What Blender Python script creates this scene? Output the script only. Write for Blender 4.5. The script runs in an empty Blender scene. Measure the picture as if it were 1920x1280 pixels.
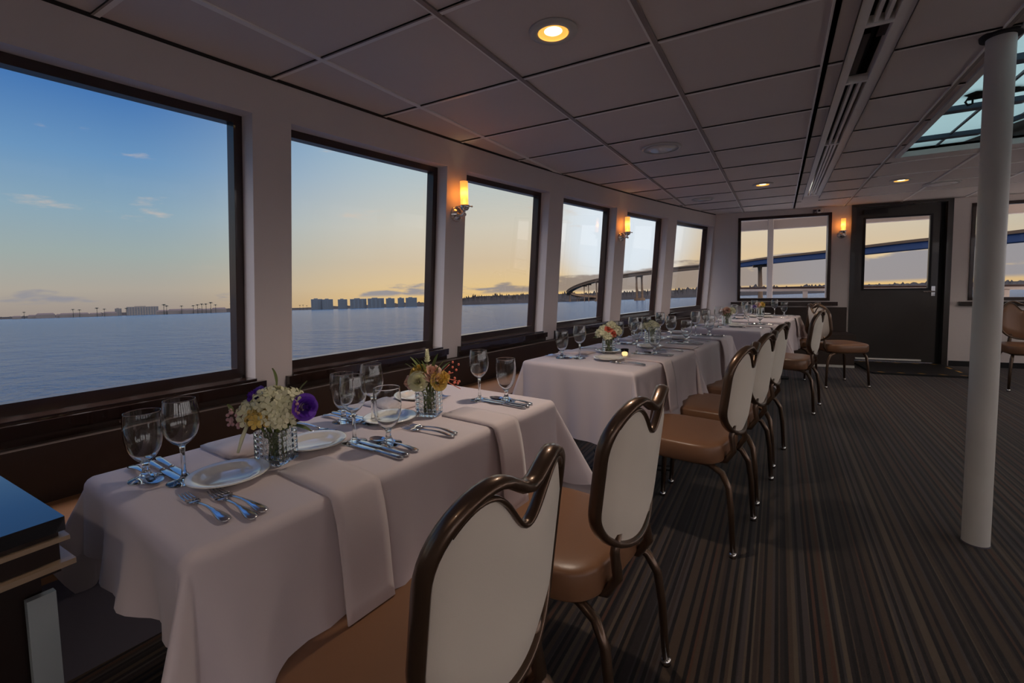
import bpy, math, random
from mathutils import Vector, Matrix
S = bpy.context.scene
C = S.collection
PI = math.pi
sin, cos = math.sin, math.cos

def lin(c):
    c /= 255.0
    return c / 12.92 if c <= .04045 else ((c + .055) / 1.055) ** 2.4
def rgb(r, g, b, k=1.0):
    return (lin(r) * k, lin(g) * k, lin(b) * k, 1)

# ------------------------------------------------------------------ camera
EYE = Vector((0, 0, 1.2))
RT = Matrix(((0.8655, 0.5006, -0.0188), (0.0178, -0.0681, -0.9975), (-0.5006, 0.863, -0.0678)))  # world -> view (x right, y down, z ahead)
FOC, PU, PV = 862.0, 960.0, 590.0
ax = RT[0].copy(); az = RT[2].copy(); az.normalize(); ax = (ax - az * ax.dot(az)).normalized(); ay = az.cross(ax)
cam = bpy.data.cameras.new('camera')
co = bpy.data.objects.new('camera', cam); C.objects.link(co)
m = Matrix.Identity(4)
up = ax.cross(-az) * -1
for i in range(3):
    m[i][0] = ax[i]; m[i][1] = -ay[i]; m[i][2] = -az[i]; m[i][3] = EYE[i]
co.matrix_world = m
cam.sensor_width = 36; cam.lens = FOC / 1920 * 36; cam.shift_y = -50 / 1920; cam.clip_end = 6000; cam.clip_start = .02
S.camera = co
def ray(u, v):
    return ax * ((u - PU) / FOC) + ay * ((v - PV) / FOC) + az
def away(u, v, depth):          # a far point seen from the deck at a given distance ahead
    return EYE + ray(u, v) * depth

# ------------------------------------------------------------------ view, world
S.view_settings.view_transform = 'Standard'; S.view_settings.look = 'None'
S.view_settings.gamma = 1; S.view_settings.use_curve_mapping = False
S.view_settings.exposure = 0.0
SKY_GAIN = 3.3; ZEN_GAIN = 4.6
UPS = Vector((-0.0309, 0.0270, 0.9992)).normalized()      # vertical of the sea: the boat is trimmed and heeled a little
SUN = Vector((-0.2854, 0.9523, 0.1081)).normalized()
STAR = Vector((0.80, 0.60, 0.0)).normalized()

w = bpy.data.worlds.new('dusk_sky'); S.world = w; w.use_nodes = True
nt = w.node_tree; nt.nodes.clear()
def N(t, **kw):
    n = nt.nodes.new(t)
    for k, v in kw.items(): setattr(n, k, v)
    return n
def L(a, b): nt.links.new(a, b)
def mth(op, a, b=None, c=None, clamp=False):
    n = N('ShaderNodeMath', operation=op, use_clamp=clamp)
    for i, x in enumerate((a, b, c)):
        if x is None: continue
        if isinstance(x, (int, float)): n.inputs[i].default_value = x
        else: L(x, n.inputs[i])
    return n.outputs[0]
def dotv(a, v):
    n = N('ShaderNodeVectorMath', operation='DOT_PRODUCT'); L(a, n.inputs[0]); n.inputs[1].default_value = v
    return n.outputs['Value']
def smooth(x, a, b, lo=0.0, hi=1.0):
    n = N('ShaderNodeMapRange', interpolation_type='SMOOTHSTEP'); L(x, n.inputs[0])
    n.inputs[1].default_value = a; n.inputs[2].default_value = b; n.inputs[3].default_value = lo; n.inputs[4].default_value = hi
    return n.outputs[0]
def ramp(x, stops):
    n = N('ShaderNodeValToRGB'); L(x, n.inputs[0]); cr = n.color_ramp
    while len(cr.elements) > 1: cr.elements.remove(cr.elements[-1])
    cr.elements[0].position = stops[0][0]; cr.elements[0].color = stops[0][1]
    for p, c in stops[1:]:
        e = cr.elements.new(p); e.color = c
    return n.outputs[0]
def mixc(f, a, b):
    n = N('ShaderNodeMix', data_type='RGBA')
    if isinstance(f, float): n.inputs[0].default_value = f
    else: L(f, n.inputs[0])
    for i, x in ((6, a), (7, b)):
        if isinstance(x, tuple): n.inputs[i].default_value = x
        else: L(x, n.inputs[i])
    return n.outputs[2]
tc = N('ShaderNodeTexCoord'); D = tc.outputs['Generated']
e = dotv(D, UPS); d = dotv(D, SUN); st = dotv(D, STAR)
A = ramp(e, [(0, rgb(160, 146, 138)), (.04, rgb(176, 166, 154)), (.10, rgb(160, 172, 170)), (.17, rgb(140, 168, 186)), (.25, rgb(108, 150, 192)), (.34, rgb(72, 120, 180)), (.6, rgb(60, 100, 160)), (1, rgb(70, 105, 150))])
B = ramp(e, [(0, rgb(248, 200, 118)), (.04, rgb(236, 202, 148)), (.09, rgb(222, 198, 166)), (.16, rgb(218, 208, 190)), (.3, rgb(180, 200, 208)), (.6, rgb(120, 150, 180)), (1, rgb(80, 112, 150))])
base = mixc(smooth(d, .60, .99), A, B)
base = mixc(smooth(d, .9855, .9985), base, rgb(226, 234, 242, 1.05))
# clouds: a low grey bank, thicker towards the bridge, and a few thin warm puffs
mp = N('ShaderNodeMapping', vector_type='POINT'); L(D, mp.inputs[0]); mp.inputs['Scale'].default_value = (1, 1, 4.2)
n1 = N('ShaderNodeTexNoise'); L(mp.outputs[0], n1.inputs['Vector']); n1.inputs['Scale'].default_value = 6.5; n1.inputs['Detail'].default_value = 6; n1.inputs['Roughness'].default_value = .55
topline = mth('ADD', smooth(st, .05, .85, .040, .072), mth('MULTIPLY', mth('SUBTRACT', n1.outputs[0], .5), .10))
low = smooth(st, .05, .5, .016, .010)
bank = mth('MULTIPLY', smooth(mth('SUBTRACT', topline, e), -.002, .008), smooth(mth('SUBTRACT', e, low), .0, .008))
gap = N('ShaderNodeTexNoise'); L(mp.outputs[0], gap.inputs['Vector']); gap.inputs['Scale'].default_value = 9; gap.inputs['Detail'].default_value = 5
bank = mth('MULTIPLY', bank, smooth(mth('ADD', gap.outputs[0], smooth(st, -.45, .25, -.13, .16)), .42, .53))
cl = mixc(smooth(d, .93, .997), rgb(146, 144, 152), rgb(150, 134, 124))
base = mixc(mth('MULTIPLY', bank, .9), base, cl)
n2 = N('ShaderNodeTexNoise'); L(mp.outputs[0], n2.inputs['Vector']); n2.inputs['Scale'].default_value = 4.3; n2.inputs['Detail'].default_value = 7; n2.inputs['Roughness'].default_value = .6
puff = mth('MULTIPLY', smooth(n2.outputs[0], .60, .70), smooth(e, .07, .12))
base = mixc(mth('MULTIPLY', puff, .55), base, rgb(222, 196, 176))
# unseen sky to starboard and overhead is boosted as added fill for the room
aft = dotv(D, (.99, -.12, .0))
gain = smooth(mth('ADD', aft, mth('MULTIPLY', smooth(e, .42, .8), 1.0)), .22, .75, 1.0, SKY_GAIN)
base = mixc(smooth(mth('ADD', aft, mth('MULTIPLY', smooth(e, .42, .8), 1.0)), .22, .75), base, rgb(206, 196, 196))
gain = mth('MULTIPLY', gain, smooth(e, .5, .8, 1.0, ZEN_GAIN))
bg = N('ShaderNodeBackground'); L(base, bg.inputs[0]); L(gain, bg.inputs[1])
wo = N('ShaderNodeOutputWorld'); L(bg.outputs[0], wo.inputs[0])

# ------------------------------------------------------------------ materials
M = {}
def mat(name, col, rough=.5, metal=0.0, spec=.5, bump=None, emit=None, coat=0, sheen=0, vary=None, trans=0, ior=1.45):
    mt = bpy.data.materials.new(name); mt.use_nodes = True
    t = mt.node_tree; b = t.nodes['Principled BSDF']
    b.inputs['Base Color'].default_value = col; b.inputs['Roughness'].default_value = rough
    b.inputs['Metallic'].default_value = metal; b.inputs['Specular IOR Level'].default_value = spec
    b.inputs['Coat Weight'].default_value = coat; b.inputs['Sheen Weight'].default_value = sheen
    b.inputs['Transmission Weight'].default_value = trans; b.inputs['IOR'].default_value = ior
    c = t.nodes.new('ShaderNodeTexCoord')
    if vary:      # (scale, second colour)
        n = t.nodes.new('ShaderNodeTexNoise'); n.inputs['Scale'].default_value = vary[0]; n.inputs['Detail'].default_value = 4
        t.links.new(c.outputs['Object'], n.inputs['Vector'])
        x = t.nodes.new('ShaderNodeMix'); x.data_type = 'RGBA'; x.inputs[6].default_value = col; x.inputs[7].default_value = vary[1]
        t.links.new(n.outputs[0], x.inputs[0]); t.links.new(x.outputs[2], b.inputs['Base Color'])
    if bump:      # (scale, strength, distance)
        n = t.nodes.new('ShaderNodeTexNoise'); n.inputs['Scale'].default_value = bump[0]; n.inputs['Detail'].default_value = 3
        t.links.new(c.outputs['Object'], n.inputs['Vector'])
        k = t.nodes.new('ShaderNodeBump'); k.inputs['Strength'].default_value = bump[1]; k.inputs['Distance'].default_value = bump[2]
        t.links.new(n.outputs[0], k.inputs['Height']); t.links.new(k.outputs[0], b.inputs['Normal'])
    if emit:
        b.inputs['Emission Color'].default_value = emit[0]; b.inputs['Emission Strength'].default_value = emit[1]
    M[name] = mt
    return mt
mat('wall_paint', rgb(226, 216, 210), .55, vary=(2, rgb(218, 208, 203)), bump=(60, .05, .001))
mat('ceiling_tile', rgb(226, 216, 210), .6, bump=(220, .15, .001), vary=(1.3, rgb(218, 208, 202)))
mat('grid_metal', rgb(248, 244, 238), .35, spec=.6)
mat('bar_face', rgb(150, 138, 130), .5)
mat('beam_blue', rgb(54, 66, 82), .5)
mat('slot_dark', rgb(28, 26, 25), .6)
mat('frame_wood', rgb(58, 34, 24), .32, vary=(9, rgb(40, 24, 18)), coat=.3)
mat('sill_wood', rgb(52, 32, 24), .14, vary=(7, rgb(38, 24, 18)), coat=1)
mat('dark_leather', rgb(58, 44, 36), .45, bump=(90, .2, .002))
mat('bench_seat', rgb(120, 84, 58), .38, bump=(60, .15, .002))
mat('bench_base', rgb(96, 90, 98), .6)
mat('white_paint', rgb(214, 211, 204), .35, vary=(5, rgb(196, 192, 186)))
mat('cloth', rgb(214, 200, 202), .75, sheen=.3, bump=(420, .12, .001))
mat('napkin', rgb(216, 200, 200), .7, sheen=.3, bump=(420, .12, .001))
mat('tan_leather', rgb(136, 98, 72), .36, bump=(70, .12, .002), vary=(4, rgb(122, 86, 62)))
mat('cream_fabric', rgb(226, 214, 198), .8, sheen=.2, bump=(500, .15, .001))
mat('bronze', rgb(98, 76, 60), .3, metal=.65, spec=.6, coat=.3)
mat('chrome', rgb(225, 222, 218), .12, metal=1)
mat('steel', rgb(205, 205, 208), .18, metal=1)
mat('porcelain', rgb(236, 232, 224), .12, spec=.6, coat=.4)
mat('door_paint', rgb(64, 58, 54), .3, vary=(3, rgb(50, 46, 43)), coat=.3)
mat('rubber', rgb(26, 24, 24), .6)
mat('yellow_mark', rgb(240, 180, 70), .5)
mat('black_gloss', rgb(30, 30, 34), .08, coat=.8)
mat('dark_wood', rgb(40, 24, 18), .4, vary=(10, rgb(28, 18, 14)))
mat('light_wood', rgb(150, 128, 106), .4)
mat('grey_panel', rgb(150, 158, 160), .45)
mat('outer_paint', rgb(206, 192, 182), .5)
mat('rail_dark', rgb(70, 50, 44), .4)
mat('deck_paint', rgb(226, 220, 212), .7)
mat('camera_white', rgb(190, 188, 184), .4)
mat('petal_white', rgb(236, 230, 205), .6, vary=(40, rgb(215, 215, 165)))
mat('petal_purple', rgb(120, 60, 190), .55, vary=(60, rgb(88, 40, 160)))
mat('petal_yellow', rgb(232, 196, 90), .6, vary=(50, rgb(214, 184, 110)))
mat('petal_pink', rgb(232, 188, 172), .6, vary=(50, rgb(214, 176, 150)))
mat('petal_coral', rgb(240, 138, 112), .6, vary=(50, rgb(228, 120, 100)))
mat('berry', rgb(206, 160, 162), .5)
mat('leaf', rgb(108, 118, 58), .5, vary=(30, rgb(80, 98, 48)))
mat('stem_green', rgb(96, 110, 50), .5, vary=(40, rgb(120, 126, 64)))
mat('concrete', rgb(92, 76, 62), .8, spec=.05)
mat('bridge_blue', rgb(50, 64, 92), .6, spec=.05)
mat('condo', rgb(60, 70, 82), .8, spec=.05)
mat('condo_glass', rgb(44, 54, 66), .4)
mat('hotel', rgb(86, 84, 84), .8, spec=.05)
mat('house_wall', rgb(74, 72, 74), .8, spec=.05)
mat('house_roof', rgb(50, 46, 50), .8, spec=.05)
mat('land', rgb(22, 23, 27), .95, spec=.05, vary=(.01, rgb(32, 30, 31)))
mat('foliage', rgb(34, 40, 40), .9, spec=.05)
mat('warm_lamp', rgb(255, 210, 140), .5, emit=((1.0, .47, .08, 1), .95))
mat('lamp_core', rgb(255, 220, 160), .5, emit=((1.0, .80, .5, 1), 3.5))
mat('baffle_gold', rgb(226, 180, 90), .35, metal=.3)
mat('flame', rgb(255, 200, 110), .5, emit=((1, .7, .3, 1), 1.3))

def clear_glass(name, tint, refl=.9, rough=0.0):
    mt = bpy.data.materials.new(name); mt.use_nodes = True; t = mt.node_tree; t.nodes.clear()
    o = t.nodes.new('ShaderNodeOutputMaterial'); mx = t.nodes.new('ShaderNodeMixShader')
    tr = t.nodes.new('ShaderNodeBsdfTransparent'); tr.inputs[0].default_value = tint
    gl = t.nodes.new('ShaderNodeBsdfGlossy'); gl.inputs['Roughness'].default_value = rough
    fr = t.nodes.new('ShaderNodeFresnel'); fr.inputs[0].default_value = 1.45
    k = t.nodes.new('ShaderNodeMath'); k.operation = 'MULTIPLY'; k.inputs[1].default_value = refl
    t.links.new(fr.outputs[0], k.inputs[0]); t.links.new(k.outputs[0], mx.inputs[0])
    t.links.new(tr.outputs[0], mx.inputs[1]); t.links.new(gl.outputs[0], mx.inputs[2]); t.links.new(mx.outputs[0], o.inputs[0])
    M[name] = mt
clear_glass('pane_glass', (.97, .98, .98, 1), .06)
def real_glass(name):
    mt = bpy.data.materials.new(name); mt.use_nodes = True; t = mt.node_tree; t.nodes.clear()
    o = t.nodes.new('ShaderNodeOutputMaterial'); g = t.nodes.new('ShaderNodeBsdfGlass'); g.inputs['IOR'].default_value = 1.48
    g.inputs['Color'].default_value = (.97, .98, .98, 1); g.inputs['Roughness'].default_value = 0
    t.links.new(g.outputs[0], o.inputs[0]); M[name] = mt
real_glass('drink_glass')
# frosted glass of the sconces
mt = bpy.data.materials.new('sconce_glass'); mt.use_nodes = True; t = mt.node_tree; t.nodes.clear()
o_ = t.nodes.new('ShaderNodeOutputMaterial'); a_ = t.nodes.new('ShaderNodeAddShader'); m_ = t.nodes.new('ShaderNodeMixShader'); m_.inputs[0].default_value = .55
tl = t.nodes.new('ShaderNodeBsdfTranslucent'); tl.inputs[0].default_value = (1, .72, .36, 1); tp = t.nodes.new('ShaderNodeBsdfTransparent'); tp.inputs[0].default_value = (1, .7, .36, 1)
em = t.nodes.new('ShaderNodeEmission'); em.inputs[0].default_value = (1.0, .50, .16, 1); em.inputs[1].default_value = .30
t.links.new(tl.outputs[0], m_.inputs[1]); t.links.new(tp.outputs[0], m_.inputs[2]); t.links.new(m_.outputs[0], a_.inputs[0]); t.links.new(em.outputs[0], a_.inputs[1]); t.links.new(a_.outputs[0], o_.inputs[0])
M['sconce_glass'] = mt
# skylight sheet: pale translucent
mt = bpy.data.materials.new('skylight_sheet'); mt.use_nodes = True; t = mt.node_tree; t.nodes.clear()
o_ = t.nodes.new('ShaderNodeOutputMaterial'); m_ = t.nodes.new('ShaderNodeMixShader'); m_.inputs[0].default_value = .06
tl = t.nodes.new('ShaderNodeBsdfTranslucent'); tl.inputs[0].default_value = (.25, .325, .33, 1); tp = t.nodes.new('ShaderNodeBsdfTransparent'); tp.inputs[0].default_value = (.5, .6, .6, 1)
t.links.new(tl.outputs[0], m_.inputs[1]); t.links.new(tp.outputs[0], m_.inputs[2]); t.links.new(m_.outputs[0], o_.inputs[0]); M['skylight_sheet'] = mt
# striped carpet
mt = bpy.data.materials.new('carpet'); mt.use_nodes = True; t = mt.node_tree; b = t.nodes['Principled BSDF']
b.inputs['Roughness'].default_value = .95; b.inputs['Specular IOR Level'].default_value = .1; b.inputs['Sheen Weight'].default_value = .15
tcx = t.nodes.new('ShaderNodeTexCoord'); sx = t.nodes.new('ShaderNodeSeparateXYZ'); t.links.new(tcx.outputs['Object'], sx.inputs[0])
def tm(op, a, b_=None, c=None):
    n = t.nodes.new('ShaderNodeMath'); n.operation = op
    for i, x in enumerate((a, b_, c)):
        if x is None: continue
        if isinstance(x, (int, float)): n.inputs[i].default_value = x
        else: t.links.new(x, n.inputs[i])
    return n.outputs[0]
nz = t.nodes.new('ShaderNodeTexNoise'); nz.inputs['Scale'].default_value = 500; nz.inputs['Detail'].default_value = 2; t.links.new(tcx.outputs['Object'], nz.inputs[0])
wob = tm('MULTIPLY', tm('SUBTRACT', nz.outputs[0], .5), .008)
X = tm('ADD', sx.outputs[0], wob)
i1 = tm('FLOOR', tm('DIVIDE', X, .0125))
w1 = t.nodes.new('ShaderNodeTexWhiteNoise'); w1.noise_dimensions = '1D'; t.links.new(i1, w1.inputs['W'])
cr = t.nodes.new('ShaderNodeValToRGB'); cr.color_ramp.interpolation = 'CONSTANT'; t.links.new(w1.outputs[0], cr.inputs[0])
els = [(0, rgb(66, 52, 41)), (.26, rgb(52, 41, 35)), (.42, rgb(80, 68, 56)), (.56, rgb(64, 55, 53)), (.68, rgb(72, 47, 34)), (.80, rgb(36, 28, 26)), (.9, rgb(50, 44, 43))]
cr.color_ramp.elements[0].position = 0; cr.color_ramp.elements[0].color = els[0][1]
cr.color_ramp.elements[1].position = els[1][0]; cr.color_ramp.elements[1].color = els[1][1]
for p, c in els[2:]:
    q = cr.color_ramp.elements.new(p); q.color = c
P_ = .0345
ph = tm('FRACT', tm('DIVIDE', X, P_)); i2 = tm('FLOOR', tm('DIVIDE', X, P_))
w2 = t.nodes.new('ShaderNodeTexWhiteNoise'); w2.noise_dimensions = '1D'; t.links.new(i2, w2.inputs['W'])
lo = tm('MULTIPLY', w2.outputs[0], .45)
dk = tm('MULTIPLY', tm('GREATER_THAN', ph, lo), tm('LESS_THAN', ph, tm('ADD', lo, .34)))
mx = t.nodes.new('ShaderNodeMix'); mx.data_type = 'RGBA'; t.links.new(dk, mx.inputs[0]); t.links.new(cr.outputs[0], mx.inputs[6]); mx.inputs[7].default_value = rgb(24, 18, 17)
t.links.new(mx.outputs[2], b.inputs['Base Color'])
bp = t.nodes.new('ShaderNodeBump'); bp.inputs['Strength'].default_value = .4; bp.inputs['Distance'].default_value = .003
t.links.new(nz.outputs[0], bp.inputs['Height']); t.links.new(bp.outputs[0], b.inputs['Normal']); M['carpet'] = mt
# sea
mt = bpy.data.materials.new('sea_water'); mt.use_nodes = True; t = mt.node_tree; b = t.nodes['Principled BSDF']
b.inputs['Base Color'].default_value = rgb(4, 42, 76); b.inputs['Roughness'].default_value = .16; b.inputs['IOR'].default_value = 1.33; b.inputs['Specular Tint'].default_value = (.42, .74, 1, 1)
tcx = t.nodes.new('ShaderNodeTexCoord')
mp1 = t.nodes.new('ShaderNodeMapping'); mp1.inputs['Scale'].default_value = (.55, 1.0, 1); mp1.inputs['Rotation'].default_value = (0, 0, .5); t.links.new(tcx.outputs['Object'], mp1.inputs[0])
na = t.nodes.new('ShaderNodeTexNoise'); na.inputs['Scale'].default_value = .42; na.inputs['Detail'].default_value = 6; na.inputs['Roughness'].default_value = .7; t.links.new(mp1.outputs[0], na.inputs[0])
nb = t.nodes.new('ShaderNodeTexNoise'); nb.inputs['Scale'].default_value = .12; nb.inputs['Detail'].default_value = 5; t.links.new(mp1.outputs[0], nb.inputs[0])
ad = t.nodes.new('ShaderNodeMath'); ad.operation = 'MULTIPLY_ADD'; t.links.new(nb.outputs[0], ad.inputs[0]); ad.inputs[1].default_value = 1.5; t.links.new(na.outputs[0], ad.inputs[2])
bp = t.nodes.new('ShaderNodeBump'); bp.inputs['Strength'].default_value = 1.0; bp.inputs['Distance'].default_value = 5.0
t.links.new(ad.outputs[0], bp.inputs['Height']); t.links.new(bp.outputs[0], b.inputs['Normal']); M['sea_water'] = mt

# ------------------------------------------------------------------ helpers
class MB:
    def __init__(s): s.v = []; s.f = []; s.mi = []; s.k = 0
    def add(s, vs, fs):
        o = len(s.v); s.v += [tuple(x) for x in vs]; s.f += [tuple(o + i for i in f) for f in fs]; s.mi += [s.k] * len(fs); return s
    def box(s, x0, x1, y0, y1, z0, z1, T=None):
        vs = [Vector((x, y, z)) for z in (z0, z1) for y in (y0, y1) for x in (x0, x1)]
        if T: vs = [T(p) for p in vs]
        return s.add(vs, [(0, 2, 3, 1), (4, 5, 7, 6), (0, 1, 5, 4), (2, 6, 7, 3), (0, 4, 6, 2), (1, 3, 7, 5)])
    def rbox(s, x0, x1, y0, y1, z0, z1, r=.01, T=None):      # box with rounded vertical corners
        pts = []
        for cx, cy, a0 in ((x1 - r, y1 - r, 0), (x0 + r, y1 - r, 90), (x0 + r, y0 + r, 180), (x1 - r, y0 + r, 270)):
            for j in range(5):
                a = math.radians(a0 + j * 22.5); pts.append((cx + r * cos(a), cy + r * sin(a)))
        n = len(pts); vs = [Vector((p[0], p[1], z)) for z in (z0, z1) for p in pts]
        if T: vs = [T(p) for p in vs]
        return s.add(vs, [tuple(range(n - 1, -1, -1)), tuple(range(n, 2 * n))] + [(i, (i + 1) % n, n + (i + 1) % n, n + i) for i in range(n)])
    def grid(s, f, nu, nv, cu=False):
        vs = [f(i / nu, j / nv) for j in range(nv + 1) for i in range(nu + 1)]
        return s.add(vs, [(j * (nu + 1) + i, j * (nu + 1) + i + 1, (j + 1) * (nu + 1) + i + 1, (j + 1) * (nu + 1) + i) for j in range(nv) for i in range(nu)])
    def lathe(s, prof, n=24, T=None, c=(0, 0, 0), caps=True):
        vs = []
        for r, z in prof:
            for i in range(n):
                a = 2 * PI * i / n; p = Vector((c[0] + r * cos(a), c[1] + r * sin(a), c[2] + z)); vs.append(T(p) if T else p)
        m_ = len(prof)
        fs = [(j * n + i, j * n + (i + 1) % n, (j + 1) * n + (i + 1) % n, (j + 1) * n + i) for j in range(m_ - 1) for i in range(n)]
        if caps and prof[0][0] > 1e-6 and prof[0] != prof[-1]: fs.append(tuple(range(n - 1, -1, -1)))
        if caps and prof[-1][0] > 1e-6 and prof[0] != prof[-1]: fs.append(tuple((m_ - 1) * n + i for i in range(n)))
        return s.add(vs, fs)
    def tube(s, pts, r, n=10, ref=None, asp=1.0, closed=False, caps=True):
        pts = [Vector(p) for p in pts]; N_ = len(pts); vs = []
        rr = r if isinstance(r, (list, tuple)) else [r] * N_
        pu = None
        for i, p in enumerate(pts):
            if closed: tg = pts[(i + 1) % N_] - pts[i - 1]
            else: tg = pts[min(i + 1, N_ - 1)] - pts[max(i - 1, 0)]
            tg.normalize()
            if ref is not None: b_ = Vector(ref)
            else: b_ = pu if pu is not None else (Vector((0, 0, 1)) if abs(tg.z) < .9 else Vector((1, 0, 0)))
            u = (b_ - tg * b_.dot(tg)).normalized(); pu = u; v = tg.cross(u)
            for k in range(n):
                a = 2 * PI * k / n; vs.append(p + u * cos(a) * rr[i] * asp + v * sin(a) * rr[i])
        m_ = N_ if closed else N_ - 1
        fs = [(j * n + k, j * n + (k + 1) % n, ((j + 1) % N_) * n + (k + 1) % n, ((j + 1) % N_) * n + k) for j in range(m_) for k in range(n)]
        if not closed and caps: fs += [tuple(range(n - 1, -1, -1)), tuple((N_ - 1) * n + k for k in range(n))]
        return s.add(vs, fs)
    def sq(s, c, a, b_, h, e1=.4, e2=.5, nu=28, nv=14, T=None):   # superellipsoid
        def p(x, e_): return math.copysign(abs(x) ** e_, x)
        vs = []
        for j in range(nv + 1):
            f = -PI / 2 + PI * j / nv
            for i in range(nu):
                g = 2 * PI * i / nu
                q = Vector((c[0] + a * p(cos(f), e1) * p(cos(g), e2), c[1] + b_ * p(cos(f), e1) * p(sin(g), e2), c[2] + h * p(sin(f), e1))); vs.append(T(q) if T else q)
        return s.add(vs, [(j * nu + i, j * nu + (i + 1) % nu, (j + 1) * nu + (i + 1) % nu, (j + 1) * nu + i) for j in range(nv) for i in range(nu)])
    def ball(s, c, r, n=10, sz=1.0): return s.sq(c, r, r, r * sz, 1, 1, n, max(5, n // 2 + 1))
    def build(s, name, mt, parent=None, smooth=False, label=None):
        me = bpy.data.meshes.new(name); me.from_pydata(s.v, [], s.f)
        ms = mt if isinstance(mt, (list, tuple)) else [mt]
        for q in ms: me.materials.append(M[q])
        if len(ms) > 1: me.polygons.foreach_set('material_index', s.mi)
        if smooth: me.polygons.foreach_set('use_smooth', [True] * len(me.polygons))
        me.update()
        o = bpy.data.objects.new(name, me); C.objects.link(o)
        if smooth == 'auto':
            me.set_sharp_from_angle(angle=math.radians(35))
        if parent: o.parent = parent
        if label: o['label'] = label
        return o
def tag(o, label, cat, group=None, kind=None):
    if label: o['label'] = label
    if cat: o['category'] = cat
    if group: o['group'] = group
    if kind: o['kind'] = kind
    return o
def thing(name, label, cat, loc=(0, 0, 0), rz=0.0, group=None):
    o = bpy.data.objects.new(name, None); C.objects.link(o); o.empty_display_size = .1
    o.location = loc; o.rotation_euler = (0, 0, rz)
    return tag(o, label, cat, group)
def struct(o): o['kind'] = 'structure'; return o
def sroot(name, loc=(0, 0, 0), rz=0.0):
    o = bpy.data.objects.new(name, None); C.objects.link(o); o.location = loc; o.rotation_euler = (0, 0, rz); o['kind'] = 'structure'; return o
def dup(root, loc, rz, label, group=None):
    r = root.copy(); C.objects.link(r); r.location = loc; r.rotation_euler = (0, 0, rz); r['label'] = label
    if group: r['group'] = group
    for ch in list(root.children):
        c = ch.copy(); C.objects.link(c); c.parent = r
        for g in list(ch.children):
            q = g.copy(); C.objects.link(q); q.parent = c
    return r
first_use = {}
def place(proto, loc, rz, label, group=None):      # the first placement moves the prototype itself
    if proto.name not in first_use:
        first_use[proto.name] = 1
        proto.location = loc; proto.rotation_euler = (0, 0, rz); proto['label'] = label
        if group: proto['group'] = group
        return proto
    return dup(proto, loc, rz, label, group)

# ------------------------------------------------------------------ room shell
CZ = 2.2                                   # ceiling height
def g(y):                                  # inner face of the port wall in plan
    if y < 0: return -2.224 + .06 * y
    y = min(y, 9.0)
    return .015 * y * y + .06 * y - 2.224
def W(y, z, off=0.0): return Vector((g(y) - (CZ - z) * .075 - off, y, z))
Y0, Y1 = -3.2, 7.78
def wallpiece(mb, y0, y1, z0, z1, o0, o1, n=None):
    n = n or max(1, int((y1 - y0) / .3))
    for i in range(n):
        a = y0 + (y1 - y0) * i / n; b = y0 + (y1 - y0) * (i + 1) / n
        mb.add([W(a, z0, o0), W(b, z0, o0), W(b, z0, o1), W(a, z0, o1), W(a, z1, o0), W(b, z1, o0), W(b, z1, o1), W(a, z1, o1)],
               [(0, 1, 2, 3), (4, 7, 6, 5), (0, 4, 5, 1), (3, 2, 6, 7), (0, 3, 7, 4), (1, 5, 6, 2)])
WIN = [(-2.25, -1.2), (-1.0, .05), (.25, 1.305), (1.49, 2.575), (2.765, 3.81), (4.03, 5.04), (5.27, 6.305), (6.56, 7.735)]
ZS, ZH = .755, 2.015
mb = MB()
wallpiece(mb, Y0, Y1 + .1, -.02, ZS, 0, .16)
wallpiece(mb, Y0, Y1 + .1, ZH, CZ + .06, 0, .16)
prev = Y0
for a, b in WIN + [(Y1 + .1, 0)]:
    if a > prev: wallpiece(mb, prev, a, ZS, ZH, 0, .16)
    prev = b
struct(mb.build('wall_left', 'wall_paint'))
# aft/forward bulkhead with the far window and door
B0 = Vector((-.86, 7.78, 0)); BD = Vector((1, .13, 0)).normalized(); BN = Vector((-.13, 1, 0)).normalized()
def F(p): return B0 + BD * (p.x) + BN * p.y + Vector((0, 0, p.z))      # local: x along the wall, y outwards
def bx(x): return (x + .86) / BD.x                                    # room x -> distance along the wall
AW = [(bx(-.545), bx(.635), .87, 2.12), (bx(2.14), bx(3.45), .87, 2.12)]
AD = (bx(.865), bx(1.955), 0.0, 2.215)
xe = bx(4.75)
mb = MB(); T_ = .12
def fw(x0, x1, z0, z1): mb.box(x0, x1, 0, T_, z0, z1, F)
fw(-.1, AW[0][0], 0, CZ + .06); fw(AW[0][0], AW[0][1], 0, AW[0][2]); fw(AW[0][0], AW[0][1], AW[0][3], CZ + .06); fw(AW[0][1], AD[0], 0, CZ + .06)
fw(AD[0], AD[1], AD[3], CZ + .06); fw(AD[1], AW[1][0], 0, CZ + .06); fw(AW[1][0], AW[1][1], 0, AW[1][2]); fw(AW[1][0], AW[1][1], AW[1][3], CZ + .06); fw(AW[1][1], xe, 0, CZ + .06)
struct(mb.build('wall_front', 'wall_paint'))
XR = 4.6
RW = [(-2.6, -1.4), (-1.1, .1), (.4, 1.6), (1.9, 3.1), (3.4, 4.6), (4.9, 6.1), (6.4, 7.6)]
mb = MB(); mb.box(XR, XR + .14, Y0, 8.7, 0, ZS); mb.box(XR, XR + .14, Y0, 8.7, ZH, CZ + .06); prev = Y0
for a, b in RW + [(8.7, 0)]:
    mb.box(XR, XR + .14, prev, a, ZS, ZH); prev = b
struct(mb.build('wall_right', 'wall_paint'))
FILL_WIN = [(1.0, 2.2), (2.5, 4.2)]  # unseen back windows, added to let fill light into the room
mb = MB(); mb.box(-2.8, XR + .14, Y0 - .12, Y0, 0, ZS); mb.box(-2.8, XR + .14, Y0 - .12, Y0, ZH, CZ + .06); prev = -2.8
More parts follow.
